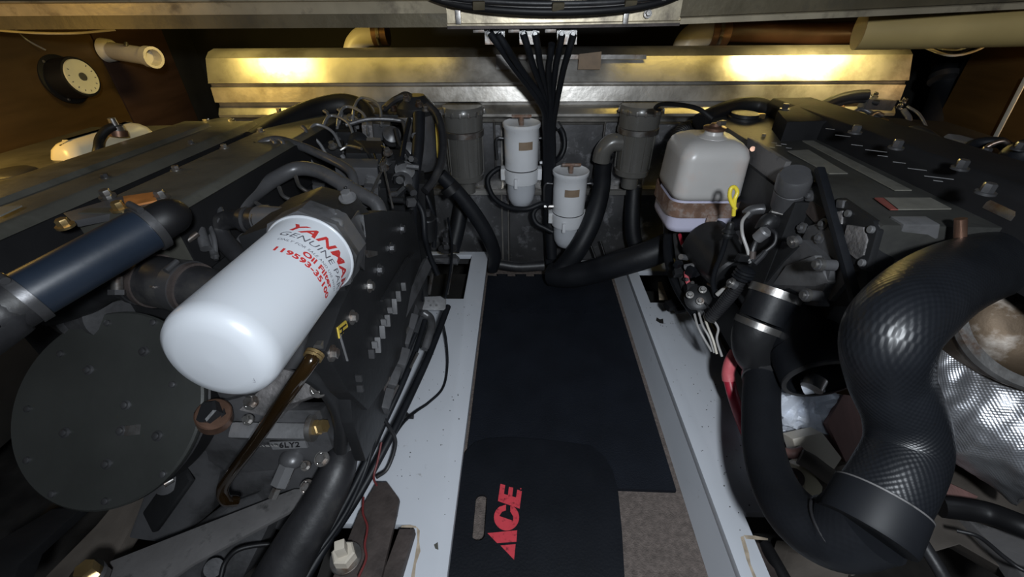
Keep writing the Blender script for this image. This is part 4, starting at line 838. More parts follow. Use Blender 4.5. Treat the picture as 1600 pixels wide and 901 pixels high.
B().box(P(90, 400, t=.72), (.16, .10, .05), (10, 0, 20), .01).build('heat_shield', 'engd', tc_)
for a, c in ((10, 452), (20, 458)): B().hexbolt(P(a, c, t=.56), (0, -.5, .8), .012, .01).build('bolt', 'steel', tc_)
# expansion bottle on the left
eb = thing('expansion_bottle', 'flat ivory plastic expansion bottle lying by the left wooden wall', 'bottle', P(170, 240, t=1.08))
b = rbox(B(), (0, 0), .045, .120, 0, .07, .026, .004); 
mt = Matrix.Translation(P(178, 247, t=1.10)) @ Euler((0, 0, math.radians(-8))).to_matrix().to_4x4(); b.bm.transform(mt); b.build('bottle_body', 'ivory', eb)
B().cyl(P(186, 212, t=1.05), P(184, 203, t=1.045), .019, n=20).build('neck', 'copper', eb); B().lathe(P(184, 204, t=1.045), (0, 0, 1), [(0, .016), (.012, .016), (.014, .009), (.03, .008)], 16).build('cap', 'steel', eb)
rope('overflow_hose', PT([(178, 197, 1.03), (166, 203, 1.02), (156, 216, 1.01), (153, 232, 1.0), (150, 246, 1.0)]), .0095, 'black', 'thick black hose looping over the ivory bottle by the left wall', 'hose')
B().prism(PT([(240, 222, 1.08), (275, 200, 1.15), (286, 217, 1.10), (262, 219, 1.06)]), (0, .01, -.01), bev=.002).build('bottle_bracket', 'greylabel', eb)
# amber hose at the front
ah = thing('oil_drain_hose', 'amber-brown translucent hose arching from the side plate to below the drain plug', 'hose', P(500, 545, t=.6))
B().tube(PT([(494, 549, .575), (484, 566, .565), (462, 598, .57), (432, 640, .60), (398, 690, .66), (362, 738, .72), (348, 762, .745), (352, 780, .76), (368, 782, .78)]), .0098, n=18).build('tube', 'amber', ah)
for f_ in ((492, 552, .574), (489, 557, .571)): B().ring(P(*f_[:2], t=f_[2]), P(484, 566, t=.565)-P(494, 549, t=.575), .0105, .004, .002).build('ferrule', 'brass', ah)
B().cyl(P(497, 545, t=.58), P(502, 538, t=.59), .008, n=6).build('nipple', 'steel', ah)
# large hose at the front right of the port engine
rope('bilge_hose', PT([(540, 690, .84), (527, 735, .81), (498, 795, .79), (462, 855, .77), (420, 930, .75)]), [.026, .033, .037, .041, .044], 'rubd', 'wide dusty black hose running down to the bottom edge beside the rusty foot', 'hose', n=28)
# flat bar with a bolt
fb_ = thing('flat_bar', 'flat grey metal bar crossing the lower left corner', 'bar', P(330, 830, t=.78))
B().prism([P(a, c, Z=.16) for a, c in ((172, 876), (460, 763), (480, 763), (484, 772), (468, 790), (300, 880), (250, 915), (150, 930))], (0, 0, -.008), bev=.001).build('bar', 'strip', fb_)
cb = thing('battery_terminal', 'brass and bright steel terminal bolt at the left end of the flat bar', 'bolt', P(150, 890, t=.70))
q = P(140, 912, t=.70); B().cyl(q, q+V((0, 0, .018)), .030, n=8, bev=.002).build('clamp_plate', 'steel', cb); B().cyl(q+V((.006, .004, .018)), q+V((.006, .004, .028)), .024, n=24).build('washer', 'chrome', cb); B().lathe(q+V((.012, .006, .028)), (0, 0, 1), [(0, .014), (.018, .014)], 6).build('nut', 'brass', cb)
tag(slab([(70, 901, .84), (150, 820, .90), (200, 760, .95), (248, 742, .97), (190, 850, .88), (150, 915, .82)], (0, .03, -.03), .003).build('bilge_board', 'greytimber'), 'dirty brown board leaning below the disc in the lower left corner', 'board')
tag(slab([(-30, 860, .84), (80, 795, .95), (130, 790, .97), (30, 880, .84), (10, 930, .8)], (0, .03, -.03), .003).build('bilge_beam', 'engd'), 'dark beam in the very bottom left corner', 'beam')
rope('grey_tube', PT([(600, 748, 1.0), (590, 730, 1.0), (586, 705, 1.0)]), .006, 'wire', 'short pale tube among the cables beside the left bed', 'tube')

# cables down the side of the port engine
cabs = [
 ([(655, 178, 1.22), (653, 230, 1.2), (645, 290, 1.18), (642, 350, 1.18), (650, 410, 1.18), (652, 470, 1.14)], .017, 'rub', 'thick black hose hanging in front of the dark engine fuel filter', 'hanging_hose', 'hose'),
 ([(668, 163, 1.26), (684, 180, 1.25), (692, 215, 1.24), (690, 250, 1.22), (678, 280, 1.2), (664, 298, 1.18)], .0115, 'rubd', 'grey hose curving round the right of the dark engine fuel filter', 'hanging_hose', 'hose'),
 ([(700, 478, 1.22), (688, 510, 1.16), (668, 560, 1.08), (645, 610, 1.01), (616, 670, .94), (590, 720, .90), (556, 780, .86), (510, 850, .80), (470, 915, .76)], .0085, 'rub', 'outermost thick black cable running the length of the left bed', 'engine_cable', 'cable'),
 ([(664, 500, 1.10), (650, 545, 1.04), (628, 600, .97), (600, 660, .92), (575, 715, .88), (545, 775, .84), (505, 845, .79), (455, 915, .75)], .0070, 'rub', 'black cable just inside the outermost one along the left bed', 'engine_cable', 'cable'),
 ([(650, 520, 1.03), (628, 570, .98), (603, 620, .92), (588, 670, .89), (572, 730, .87), (540, 800, .82), (490, 870, .77), (440, 925, .74)], .0050, 'rub', 'thin black cable closest to the engine side plate', 'engine_cable', 'cable'),
 ([(640, 470, 1.08), (626, 520, 1.0), (606, 590, .93), (590, 640, .89)], .0095, 'rubd', 'grey-black cable lying along the lower rail of the port engine', 'engine_cable', 'cable'),
 ([(690, 495, 1.25), (697, 530, 1.22), (699, 570, 1.18), (692, 605, 1.13), (670, 628, 1.09), (650, 642, 1.05), (630, 660, 1.0), (610, 690, .95), (600, 710, .93)], .0032, 'rub', 'single thin black wire bowing out over the white left bed', 'loose_wire', 'wire'),
 ([(696, 465, 1.25), (704, 420, 1.33), (706, 380, 1.42), (700, 340, 1.48)], .004, 'rub', 'thin black rod rising behind the cable bracket', 'loose_wire', 'wire'),
 ([(592, 640, .90), (604, 660, .91), (618, 690, .93), (606, 730, .92), (588, 745, .90)], .004, 'rubd', 'small dark wire looped beside the left bed cables', 'loose_wire', 'wire'),
 ([(596, 690, .90), (590, 720, .89), (584, 745, .88), (590, 760, .89)], .0022, 'redwire', 'short red wire among the cables beside the left bed', 'loose_wire', 'wire'),
 ([(640, 300, 1.2), (660, 330, 1.2), (664, 370, 1.22), (672, 400, 1.28), (684, 428, 1.32)], .008, 'rub', 'black hose running down to the engine mount pocket', 'hanging_hose', 'hose'),
 ([(660, 290, 1.3), (672, 320, 1.32), (680, 350, 1.36), (678, 385, 1.4)], .007, 'rub', 'thin black hose behind the engine corner above the pocket', 'hanging_hose', 'hose'),
]
for pts, r, m_, lb, nm, ct in cabs: rope(nm, PT(pts), r, m_, lb, ct, n=12)
sol = thing('solenoid', 'dark vertical cylinder above the left bed pocket', 'solenoid', P(672, 360, t=1.3))
B().cyl(P(668, 372, t=1.36), P(668, 338, t=1.3), .026, n=24, bev=.003).build('body', 'engd', sol); B().cyl(P(668, 336, t=1.3), P(668, 328, t=1.29), .010, n=12).build('terminal', 'dsteel', sol)
wb = thing('grease_nut', 'dark bolt and nut standing on the left bed beside the cables', 'bolt', P(634, 648, Z=.10))
q = P(632, 650, t=1.03); B().lathe(q+V((-.012, 0, 0)), (1, 0, 0), [(0, .010), (.02, .010), (.02, .006), (.034, .006)], 6).build('nut', 'engd', wb)
#%%PART5
# ================================================================ STARBOARD ENGINE (right)
se = thing('marine_engine', 'dark grey marine diesel on the right engine bed, mostly behind the big curved hose', 'engine', (.85, 1.0, 0), None)
B().prism([(.60, .80, .10), (1.25, .80, .10), (1.25, .80, .62), (.54, .80, .62), (.54, .80, .35), (.62, .80, .22)], (0, .62, 0), bev=.006).build('engine_block', 'engd', se)
B().prism([(.562, .625, .645), (.568, .618, .662), (.76, .60, .666), (.76, .60, .60), (.60, .615, .60), (.566, .622, .63)], (0, .76, -.015), bev=.003).build('top_cover', 'engg', se)
B().prism([(.73, .42, .60), (.735, .42, .715), (.75, .42, .730), (.86, .42, .732), (.88, .42, .715), (.90, .42, .60)], (0, .97, -.035), bev=.005).build('rocker_cover', 'blackm', se)
B().box((1.08, .95, .585), (.40, .85, .12), (0, 4, 0), .01).build('manifold_cover', 'blackm', se)
B().prism([P(1215, 172, Z=.70), P(1255, 160, Z=.70), P(1300, 168, Z=.70), P(1350, 186, Z=.70), P(1230, 190, Z=.70)], (0, 0, -.05), bev=.004).build('end_hump', 'blackm', se)
def onz(pts, z, m, name, par, th=.0015): return B().prism([P(a, c, Z=z) for a, c in pts], (0, 0, -th)).build(name, m, par)
tcz = .6845
B().prism([P(a, c, Z=.6605) for a, c in ((1231, 235), (1263, 233), (1325, 270), (1296, 270))], (0, 0, -.002)).build('label_strip', 'greylabel', se)
B().prism([P(1254, 219, Z=.657), P(1271, 219, Z=.657), P(1425, 296, Z=.665), P(1399, 296, Z=.665)], (0, 0, -.002)).build('label_strip', 'greylabel', se)
lb_ = B().prism([P(a, c, Z=.667) for a, c in ((1380, 308), (1454, 308), (1487, 325), (1402, 326))], (0, 0, -.002)).build('label_plate', 'greylabel', se)
B().prism([P(a, c, Z=.667) for a, c in ((1367, 308), (1381, 308), (1404, 326), (1392, 326))], (0, 0, -.002)).build('label_end', 'redlabel', lb_)
for a, c in ((1205, 222), (1212, 226), (1220, 224), (1228, 230), (1202, 229)): B().bar(P(a, c, Z=.659), P(a+9, c+1, Z=.659), .004, .001).build('cast_letter', 'eng2', se)
for a, c, l in ((1305, 210, 24), (1352, 233, 34), (1371, 242, 16), (1330, 225, 18), (1418, 262, 30), (1444, 274, 46), (1458, 281, 15), (1290, 200, 14), (1395, 252, 20)):
    B().bar(P(a, c, Z=.7308), P(a+l, c+l*.12, Z=.7308), .0025, .0006, bev=0).build('painted_glint', 'eng2', se)  # pale bars paint in reflection streaks on the black cover
for a, c, z in ((1226, 170, .71), (1336, 206, .73), (1400, 230, .73), (1540, 300, .73), (1500, 262, .73)): B().hexbolt(P(a, c, Z=z), (0, 0, 1), .008, .012).build('bolt', 'dsteel', se)
for a, c, t in ((1227, 249, .98), (1288, 276, .88), (1287, 210, 1.1), (1193, 212, 1.1), (1255, 273, .93)): B().hexbolt(P(a, c, t=t), (0, 0, 1), .005, .006, False).build('bolt', 'steel', se)
fcp = P(1162, 186, t=1.26)
B().lathe(fcp, (0, 0, 1), [(0, .045), (.008, .045), (.009, .038), (.018, .038), (.02, .02)], 28).build('oil_filler_cap', 'engd', se)
B().box(fcp+V((.042, -.01, .012)), (.02, .012, .014), bev=.002).build('cap_lug', 'brass', se)
B().tube(PT([(1092, 190, 1.28), (1120, 176, 1.30), (1150, 166, 1.32), (1182, 164, 1.32), (1205, 172, 1.30)]), .024, n=18).build('air_pipe', 'black', se)
B().tube(PT([(1070, 240, 1.3), (1058, 220, 1.32), (1066, 204, 1.34), (1090, 196, 1.36), (1110, 196, 1.36)]), .022, n=18, rib=(.008, .05)).build('corrugated_hose', 'black', se)
# left flank bracket and lift pump
B().prism([P(a, c, X=.548) for a, c in ((1168, 214), (1228, 252), (1222, 266), (1208, 312), (1192, 296), (1184, 272), (1166, 330), (1156, 332))], (.012, 0, 0), bev=.001).build('side_bracket', 'strip', se)
B().cyl(P(1176, 232, X=.55), P(1176, 232, X=.544), .006, n=10).build('screw', 'copper', se)
pp = P(1228, 320, t=.90); pq = P(1244, 272, t=.83); pd = (pq-pp).normalized(); pl = (pq-pp).length
B().lathe(pp, pd, [(-.012, .022), (0, .025), (.002, .029), (pl*.55, .030), (pl*.56, .0285), (pl*.60, .0285), (pl*.61, .031), (pl-.006, .031), (pl, .027)], 36).build('pump_canister', 'eng', se)
B().ball(P(1222, 342, t=.92), .030, (1, 1, 1.1), 24).build('pump_elbow', 'eng', se)
B().tube(PT([(1218, 346, .92), (1202, 345, .91), (1192, 360, .92)]), .018, n=16).build('pump_elbow', 'engd', se)
B().tube(PT([(1206, 330, .90), (1228, 336, .885), (1238, 348, .88), (1236, 358, .89)]), .003, n=8).build('wire_clip', 'steel', se)
B().tube(PT([(1165, 335, .98), (1175, 328, .97), (1192, 326, .96), (1202, 330, .96)]), .012, n=14).build('pipe', 'eng', se)
# left flank face and front
def onX(pts, X, th, m, name, par, bev=.003): return B().prism([P(a, c, X=X) for a, c in pts], (th, 0, 0), bev=bev).build(name, m, par)
def onY(pts, Y, th, m, name, par, bev=.003): return B().prism([P(a, c, Y=Y) for a, c in pts], (0, th, 0), bev=bev).build(name, m, par)
onX(((1172, 262), (1228, 256), (1304, 305), (1372, 352), (1356, 424), (1350, 480), (1262, 476), (1222, 450), (1196, 400), (1172, 340)), .572, .04, 'engd', 'flank', se)
onX(((1262, 284), (1296, 302), (1296, 330), (1276, 352), (1256, 330)), .568, .01, 'rustd', 'stained_flank', se)
onX(((1262, 352), (1290, 345), (1330, 430), (1296, 470), (1240, 398)), .562, .012, 'eng', 'flank_rib', se)
for a, c in ((1255, 280), (1268, 306), (1290, 350), (1284, 372), (1256, 356)): B().lathe(P(a, c, X=.566), (-1, 0, .2), [(0, .011), (.006, .011), (.007, .006), (.012, .005)], 16).build('boss', 'eng', se)
fp = onX(((1304, 312), (1312, 308), (1364, 344), (1370, 360), (1352, 424), (1316, 402), (1300, 352)), .560, .012, 'engd', 'end_cover', se)
onX(((1322, 350), (1348, 354), (1354, 374), (1348, 398), (1336, 404), (1322, 392), (1318, 370)), .557, .006, 'cast', 'cast_pad', fp)
for a, c in ((1326, 333), (1362, 358), (1348, 410)): B().lathe(P(a, c, X=.559), (-1, 0, .1), [(-.002, .0062), (.0035, .0062), (.0045, .005)], 16).build('screw_head', 'eng2', fp)
onX(((1306, 330), (1316, 328), (1314, 350), (1306, 350)), .557, .006, 'cast', 'cast_pad', fp)
onX(((1306, 311), (1317, 312), (1315, 325), (1305, 324)), .556, .008, 'eng', 'cast_lug', fp)
onY(((1374, 352), (1414, 350), (1436, 400), (1360, 422)), .622, .03, 'eng', 'front_casting', se)
B().prism([P(1412, 350, Y=.612), P(1470, 350, Y=.605), P(1466, 372, Y=.61), P(1424, 410, Y=.625), P(1386, 418, Y=.64)], (0, .03, 0), bev=.003).build('front_casting', 'eng2', se)
B().tube(PT([(1474, 350, .70), (1456, 372, .70), (1436, 392, .715), (1426, 404, .73)]), .009, n=12).build('casting_edge', 'cast', se)
B().prism([(.575, .640, .30), (.85, .640, .30), (.85, .640, .60), (.575, .640, .655)], (0, .25, 0), bev=.004).build('front_block', 'engd', se)
B().bar(P(1280, 262, t=.80), P(1338, 470, t=.70), .016, .012, up=(0, -1, .5), bev=.005).build('black_rod', 'rub', se)
B().cyl(P(1500, 376, t=.64), P(1501, 341, t=.63), .0075, n=18).build('copper_stud', 'copper', se)
# lower castings around the intake can
onX(((1178, 374), (1232, 370), (1254, 374), (1300, 412), (1294, 436), (1276, 478), (1236, 474), (1206, 450), (1178, 446), (1170, 420)), .548, .03, 'eng', 'gear_casing', se)
B().prism([P(1228, 414, X=.540), P(1272, 398, X=.535), P(1294, 440, X=.548), P(1274, 462, X=.552), P(1200, 456, X=.552), P(1206, 444, X=.548)], (.02, 0, 0), bev=.003).build('casing_facet', 'eng2', se)
onX(((1182, 380), (1226, 376), (1246, 384), (1222, 408), (1196, 440), (1178, 436)), .543, .01, 'engd', 'casing_facet', se)
for a, c, a2, c2, t in ((1275, 412, 1304, 414, .71), (1255, 460, 1282, 462, .74), (1236, 378, 1248, 374, .80), (1140, 440, 1150, 446, .92)):
    b0, b1 = P(a, c, t=t), P(a2, c2, t=t); B().cyl(b0, b1, .0095, n=14).build('barb_fitting', 'eng', se); B().ring(b0.lerp(b1, .2), b1-b0, .010, .006, .0015).build('clip', 'steel', se); B().cyl(b0-(b1-b0).normalized()*.004, b0, .006, n=10).build('barb_end', 'steel', se)
B().ball(P(1125, 400, t=1.08), .075, (.8, 1, .9), 28).build('starter_end', 'engd', se)
B().cyl(P(1100, 372, t=1.12), P(1150, 430, t=1.02), .062, .058, n=32, bev=.006).build('starter_body', 'engd', se)
B().prism([P(a, c, t=t) for a, c, t in ((1132, 380, 1.05), (1160, 372, 1.02), (1158, 402, 1.0), (1150, 432, 1.0), (1134, 420, 1.03))], (.02, .05, 0), bev=.003).build('starter_bracket', 'eng', se)
B().box((.74, .95, .22), (.2, .3, .3), (0, 0, 0), .02).build('sump_end', 'engd', se)
# starboard far side pipes
for pts, r, m_ in (([(1274, 172, 1.3), (1300, 158, 1.3), (1330, 150, 1.29), (1356, 148, 1.28)], .016, 'rubd'), ([(1280, 180, 1.3), (1300, 166, 1.3), (1340, 156, 1.29), (1372, 160, 1.28)], .008, 'rubd'), ([(1300, 178, 1.33), (1306, 170, 1.33), (1318, 166, 1.33)], .006, 'copper'),
                  ([(1345, 200, 1.25), (1354, 186, 1.26), (1368, 176, 1.27), (1380, 180, 1.27)], .006, 'steel'), ([(1412, 172, 1.3), (1420, 185, 1.28), (1416, 200, 1.26), (1408, 212, 1.22)], .008, 'strip'), ([(1418, 166, 1.3), (1436, 178, 1.26), (1448, 200, 1.22), (1452, 218, 1.2)], .004, 'eng2'),
                  ([(1410, 212, 1.2), (1425, 202, 1.18), (1445, 206, 1.15), (1462, 218, 1.12)], .011, 'rubd'), ([(1320, 190, 1.3), (1345, 170, 1.3), (1372, 186, 1.28), (1375, 204, 1.25)], .007, 'eng')):
    B().tube(PT(pts), r, n=10).build('rear_pipe', m_, se)
B().prism(PT([(1368, 198, 1.23), (1378, 183, 1.25), (1390, 186, 1.24), (1376, 208, 1.21), (1364, 204, 1.21)]), (.0, .01, -.01), bev=.002).build('bracket', 'brass', se)
B().box(P(1370, 162, t=1.3), (.10, .03, .03), (0, 5, 10), .004).build('solenoid_block', 'eng', se)
B().cyl(P(1300, 182, t=1.3), P(1318, 172, t=1.3), .012, n=16).build('union', 'copper', se)
for a, c in ((1350, 152), (1366, 150), (1412, 158), (1404, 168), (1386, 162)): B().hexbolt(P(a, c, t=1.3), (0, -.3, 1), .007, .010).build('bolt', 'chrome', se)
for pts, r, m_ in (([(1505, 238, 1.0), (1525, 224, 1.0), (1560, 222, .98), (1575, 230, .96)], .012, 'rub'), ([(1538, 232, .95), (1552, 224, .94), (1568, 220, .93), (1575, 226, .93)], .005, 'steel'), ([(1585, 250, .9), (1600, 240, .88), (1640, 238, .86)], .03, 'rub')): B().tube(PT(pts), r, n=12).build('side_pipe', m_, se)
B().prism(PT([(1482, 208, 1.06), (1500, 210, 1.05), (1536, 220, 1.0), (1520, 222, 1.0), (1490, 216, 1.05)]), (0, .01, -.01), bev=.002).build('heat_plate', 'strip', se)
for a, c, t in ((1538, 240, .92), (1500, 250, .98), (1470, 238, 1.04), (1592, 232, .86)): B().hexbolt(P(a, c, t=t), (0, 0, 1), .009, .012).build('bolt', 'dsteel', se)
B().box(P(1590, 330, t=.66), (.06, .05, .02), (0, 10, 0), .004).build('bracket', 'steel', se)

# ---------------- intake pipework
ic = thing('air_intake', 'black intake elbow with two steel clamps and red tape, between loom and curved hose', 'intake', P(1200, 500, t=.88))
a0, a1, a2 = P(1214, 452, t=.86), P(1191, 500, t=.87), P(1178, 524, t=.88)
B().tube([a0, a0.lerp(a1, .5), a1], [.046, .046, .045], n=36).build('sleeve', 'rub', ic)
B().tube([a1, a2, P(1180, 552, t=.90), P(1200, 575, t=.92)], [.044, .042, .040, .038], n=32).build('elbow', 'engd', ic)
d1 = (a1-a0).normalized()
cl1 = B().ring(a0.lerp(a1, .12), d1, .0465, .016, .0022, 48).build('steel_clamp', 'steel', ic)
B().prism(PT([(1190, 462, .845), (1206, 458, .84), (1216, 470, .84), (1208, 480, .842), (1193, 472, .845)]), (0, .004, -.003), bev=.001).build('red_tape', 'redtape', cl1, label='strip of red tape')
B().cyl(P(1212, 477, t=.835), P(1217, 470, t=.835), .007, n=14).build('clamp_screw', 'chrome', cl1)
cl2 = B().ring(a1.lerp(a2, .35), d1, .0455, .013, .0022, 48).build('steel_clamp', 'steel', ic)
B().cyl(P(1186, 510, t=.845), P(1196, 508, t=.845), .006, n=14).build('clamp_screw', 'steel', cl2)
ca_ = P(1236, 486, t=.90); cb_ = P(1284, 590, t=.80); cd = (cb_-ca_).normalized(); cL = (cb_-ca_).length
B().lathe(ca_, cd, [(-.02, .001), (-.02, .055), (0, .066), (cL*.6, .066), (cL*.62, .069), (cL-.004, .069), (cL, .066), (cL, .057), (cL-.05, .055), (cL-.08, .02), (cL-.08, .001)], 48).build('air_filter_can', 'rub', ic)
B().lathe(ca_, cd, [(cL-.003, .060), (cL, .068), (cL+.004, .068), (cL+.005, .060)], 48, cap=False).build('rim', 'dsteel', ic)
B().cyl(P(1255, 604, t=.80), P(1285, 600, t=.78), .014, n=10).build('inner_fitting', 'bag', ic); B().cyl(P(1268, 606, t=.775), P(1276, 590, t=.78), .018, n=24).build('inner_washer', 'steel', ic)

# ---------------- dipstick, wires and loom
dk = thing('dipstick', 'dipstick with yellow loop handle rising in front of the coolant tank', 'dipstick', P(1120, 440, t=1.0))
B().tube(PT([(1146, 336, .90), (1148, 312, .88), (1152, 300, .875), (1148, 292, .872), (1142, 294, .872), (1140, 306, .878), (1144, 318, .885), (1149, 326, .89)]), .0042, n=10).build('handle', 'yellow', dk)
B().lathe(P(1136, 370, t=.92), P(1143, 344, t=.90)-P(1136, 370, t=.92), [(0, .010), (.006, .012), (.010, .009), (.014, .014), (.020, .009), (.026, .009), (.034, .006)], 20).build('bush', 'engd', dk)
B().tube(PT([(1136, 368, .92), (1128, 395, .95), (1118, 420, .98), (1114, 440, 1.0), (1118, 462, 1.02)]), .0055, n=10).build('tube', 'rub', dk)
lm = thing('wiring_loom', 'ribbed grey conduit with wires, slanting down left of the intake elbow', 'wiring loom', P(1110, 495, t=1.0))
B().tube(PT([(1108, 498, 1.0), (1130, 474, .97), (1150, 450, .94), (1168, 425, .92)]), .0135, n=16, rib=(.0055, .07)).build('conduit', 'rubd', lm)
B().lathe(P(1158, 436, t=.925), P(1172, 410, t=.905)-P(1158, 436, t=.925), [(0, .017), (.004, .022), (.007, .018), (.011, .022), (.014, .018), (.018, .021), (.021, .018), (.025, .020), (.03, .012)], 24).build('boot', 'rub', lm)
for pts, r, m_ in (([(1172, 410, .905), (1168, 390, .90), (1160, 365, .90), (1160, 345, .91), (1170, 332, .93)], .0035, 'wire'), ([(1172, 410, .905), (1178, 385, .90), (1188, 365, .90), (1200, 352, .90)], .0055, 'rubd'), ([(1174, 408, .90), (1192, 395, .90), (1210, 380, .89), (1212, 365, .89), (1204, 358, .9)], .004, 'rubd'), ([(1174, 404, .902), (1175, 392, .90)], .008, 'rustd'), ([(1178, 412, .90), (1190, 400, .90), (1196, 392, .90)], .006, 'rubd')):
    B().tube(PT(pts), r, n=9, smooth=len(pts) > 2).build('wire', m_, lm)
B().lathe(P(1190, 366, t=.89), (.3, -.3, .8), [(-.012, .012), (.01, .013), (.014, .010)], 18).build('connector', 'eng2', lm)
B().box(P(1160, 402, t=.90), (.024, .012, .014), (0, 10, 10), .002).build('connector', 'engd', lm)
# battery cable
rc = thing('starter_cable', 'thick red cable with pink sleeve beside the right engine bed', 'cable', P(1155, 620, t=1.0))
B().tube(PT([(1138, 588, 1.0), (1144, 612, .99), (1150, 632, .99), (1158, 655, .99), (1168, 680, .98)]), .0125, n=16).build('cable', 'redcable', rc)
B().tube(PT([(1150, 550, .99), (1142, 565, .99), (1138, 582, .995), (1139, 594, .995)]), .0145, n=16).build('sleeve', 'redtape', rc)
# small wiring clutter, each strand a thing of the same group
cl = [([(1046, 350, 1.3), (1043, 385, 1.25), (1048, 420, 1.2), (1060, 450, 1.15), (1078, 478, 1.1), (1095, 500, 1.06)], .013, 'rub', 'thick black cable bending down the outer edge of the right bed'),
      ([(1056, 366, 1.25), (1060, 395, 1.2), (1064, 425, 1.15), (1070, 450, 1.12)], .009, 'dsteel', 'shiny grey cable just inside the thick black one below the coolant tank'),
      ([(1062, 366, 1.2), (1066, 380, 1.18), (1072, 388, 1.17)], .005, 'redcable', 'short red wire just below the coolant tank'),
      ([(1072, 425, 1.12), (1074, 438, 1.1), (1080, 448, 1.09)], .006, 'redtape', 'short pinkish wire end amid the terminals beside the right bed'),
      ([(1068, 384, 1.12), (1076, 376, 1.1), (1084, 368, 1.09)], .006, 'steel', 'bright cable lug pointing up under the coolant tank'),
      ([(1120, 460, .99), (1130, 452, .98), (1142, 446, .97)], .005, 'wire', 'pale cable lug pointing at the starter motor'),
      ([(1085, 490, 1.05), (1090, 508, 1.03), (1100, 528, 1.02), (1112, 548, 1.02)], .0028, 'wire', 'leftmost of the thin pale wires hanging at the outer edge of the right bed'),
      ([(1092, 488, 1.04), (1098, 508, 1.02), (1108, 526, 1.01), (1116, 550, 1.01)], .0028, 'wire', 'second thin pale wire from the left hanging at the outer edge of the right bed'),
      ([(1100, 492, 1.03), (1106, 510, 1.01), (1114, 530, 1.0), (1120, 552, 1.0)], .0028, 'whitewire', 'third thin pale wire from the left hanging at the outer edge of the right bed'),
      ([(1112, 496, 1.0), (1122, 512, .99), (1120, 530, .99), (1128, 556, .99)], .0028, 'wire', 'rightmost of the thin pale wires hanging at the outer edge of the right bed'),
      ([(1086, 455, 1.08), (1096, 468, 1.05), (1108, 480, 1.03), (1112, 490, 1.02)], .003, 'chrome', 'bright bare wire curving from the black terminal block'),
      ([(1078, 470, 1.08), (1088, 480, 1.06), (1098, 490, 1.04)], .005, 'eng2', 'grey wire under the black terminal block'),
      ([(1036, 378, 1.4), (1038, 360, 1.4), (1036, 345, 1.42)], .003, 'wire', 'thin grey wire behind the left foot of the coolant tank')]
for pts, r, m_, l_ in cl: rope('engine_wire', PT(pts), r, m_, l_, 'wire', 'wiring beside the right engine bed', n=9)
tb_ = thing('terminal_block', 'round black terminal block amid wires beside the right engine bed', 'terminal block', P(1086, 460, t=1.06))
B().lathe(P(1090, 466, t=1.06), (-.3, -.6, .8), [(-.01, .03), (.008, .032), (.012, .026), (.014, .010)], 28).build('body', 'engd', tb_)
for a, c in ((1078, 460), (1094, 470), (1098, 452)): B().hexbolt(P(a, c, t=1.035), (-.3, -.6, .8), .006, .008).build('nut', 'steel', tb_)
rl = thing('relay_group', 'small stack of dark relays and studs above the round terminal block', 'relay', P(1090, 430, t=1.1))
rr_ = random.Random(11)
for k in range(16):
    a = rr_.uniform(1058, 1112); c = rr_.uniform(385, 452); p0 = P(a, c, t=1.13-(c-385)*.0008); d_ = V((rr_.uniform(-1, 1), rr_.uniform(-1, 0), rr_.uniform(0, 1))).normalized(); s = rr_.uniform(.007, .014)
    if k % 2: B().cyl(p0-d_*s, p0+d_*s, s*.6, n=8).build('stud', rr_.choice(('dsteel', 'eng2', 'steel', 'engd')), rl)
    else: B().box(p0, (s*2.4, s*2, s*2.2), (rr_.uniform(0, 40), 0, rr_.uniform(0, 60)), .002).build('relay_body', rr_.choice(('black', 'engd', 'rub')), rl)
B().box((.60, .98, .22), (.06, .3, .12), bev=.01).build('backing', 'black', rl)
for a, c, s in ((1050, 476, .02), (1062, 482, .016), (1056, 470, .014)): B().box(P(a, c, t=1.28), (s*2, s*1.4, s), (10, 0, 20), .003).build('plug', 'black', rl)

# ---------------- exhaust hoses
eh = thing('exhaust_hose', 'huge glossy black woven exhaust hose snaking down on the right', 'hose', P(1400, 600, t=.55))
ep = PT([(1700, 398, .78), (1620, 402, .735), (1550, 412, .68), (1480, 437, .61), (1424, 477, .555), (1387, 525, .535), (1388, 588, .56), (1411, 648, .575), (1416, 700, .575), (1395, 750, .565), (1372, 788, .56)])
B().tube(ep, [.053, .053, .053, .053, .052, .049, .046, .0455, .0465, .048, .049], n=56, k=10).build('hose_body', 'hose', eh)
dj = (ep[-1]-ep[-3]).normalized()
B().lathe(ep[-1]-dj*.012, dj, [(0, .049), (0, .0525), (.045, .0545), (.050, .053)], 48).build('cuff', 'hose2', eh)
B().ring(ep[-1]-dj*.010, dj, .0515, .002, .0015, 48).build('cuff_edge', 'strip', eh)
uh = thing('cooling_hose', 'thick black hose curling in a U from the intake side up to the exhaust cuff', 'hose', P(1250, 800, t=.62))
up_ = PT([(1191, 580, .90), (1189, 640, .84), (1194, 705, .77), (1214, 765, .70), (1252, 812, .64), (1306, 832, .60), (1358, 812, .57)])
B().tube(up_, [.035, .034, .034, .0355, .040, .048, .053], n=40, k=10).build('hose_body', 'hose2', uh)
clamp(uh, up_[0].lerp(up_[1], .15), up_[1]-up_[0], .036, 'dsteel', screw=(1, 0, 0))
B().lathe(up_[-2].lerp(up_[-1], .1), up_[-1]-up_[-2], [(0, .0485), (.002, .0492), (.004, .0485)], 40).build('seam_line', 'rubd', uh)
ebx = thing('engine_pipe_elbow', 'dark metal pipe elbow feeding the top of the thick U-shaped hose', 'pipe', P(1180, 560, t=.95))
B().tube([P(1195, 582, t=.90), P(1188, 566, t=.93), P(1172, 552, t=.98)], [.033, .034, .034], n=24).build('elbow', 'engd', ebx)
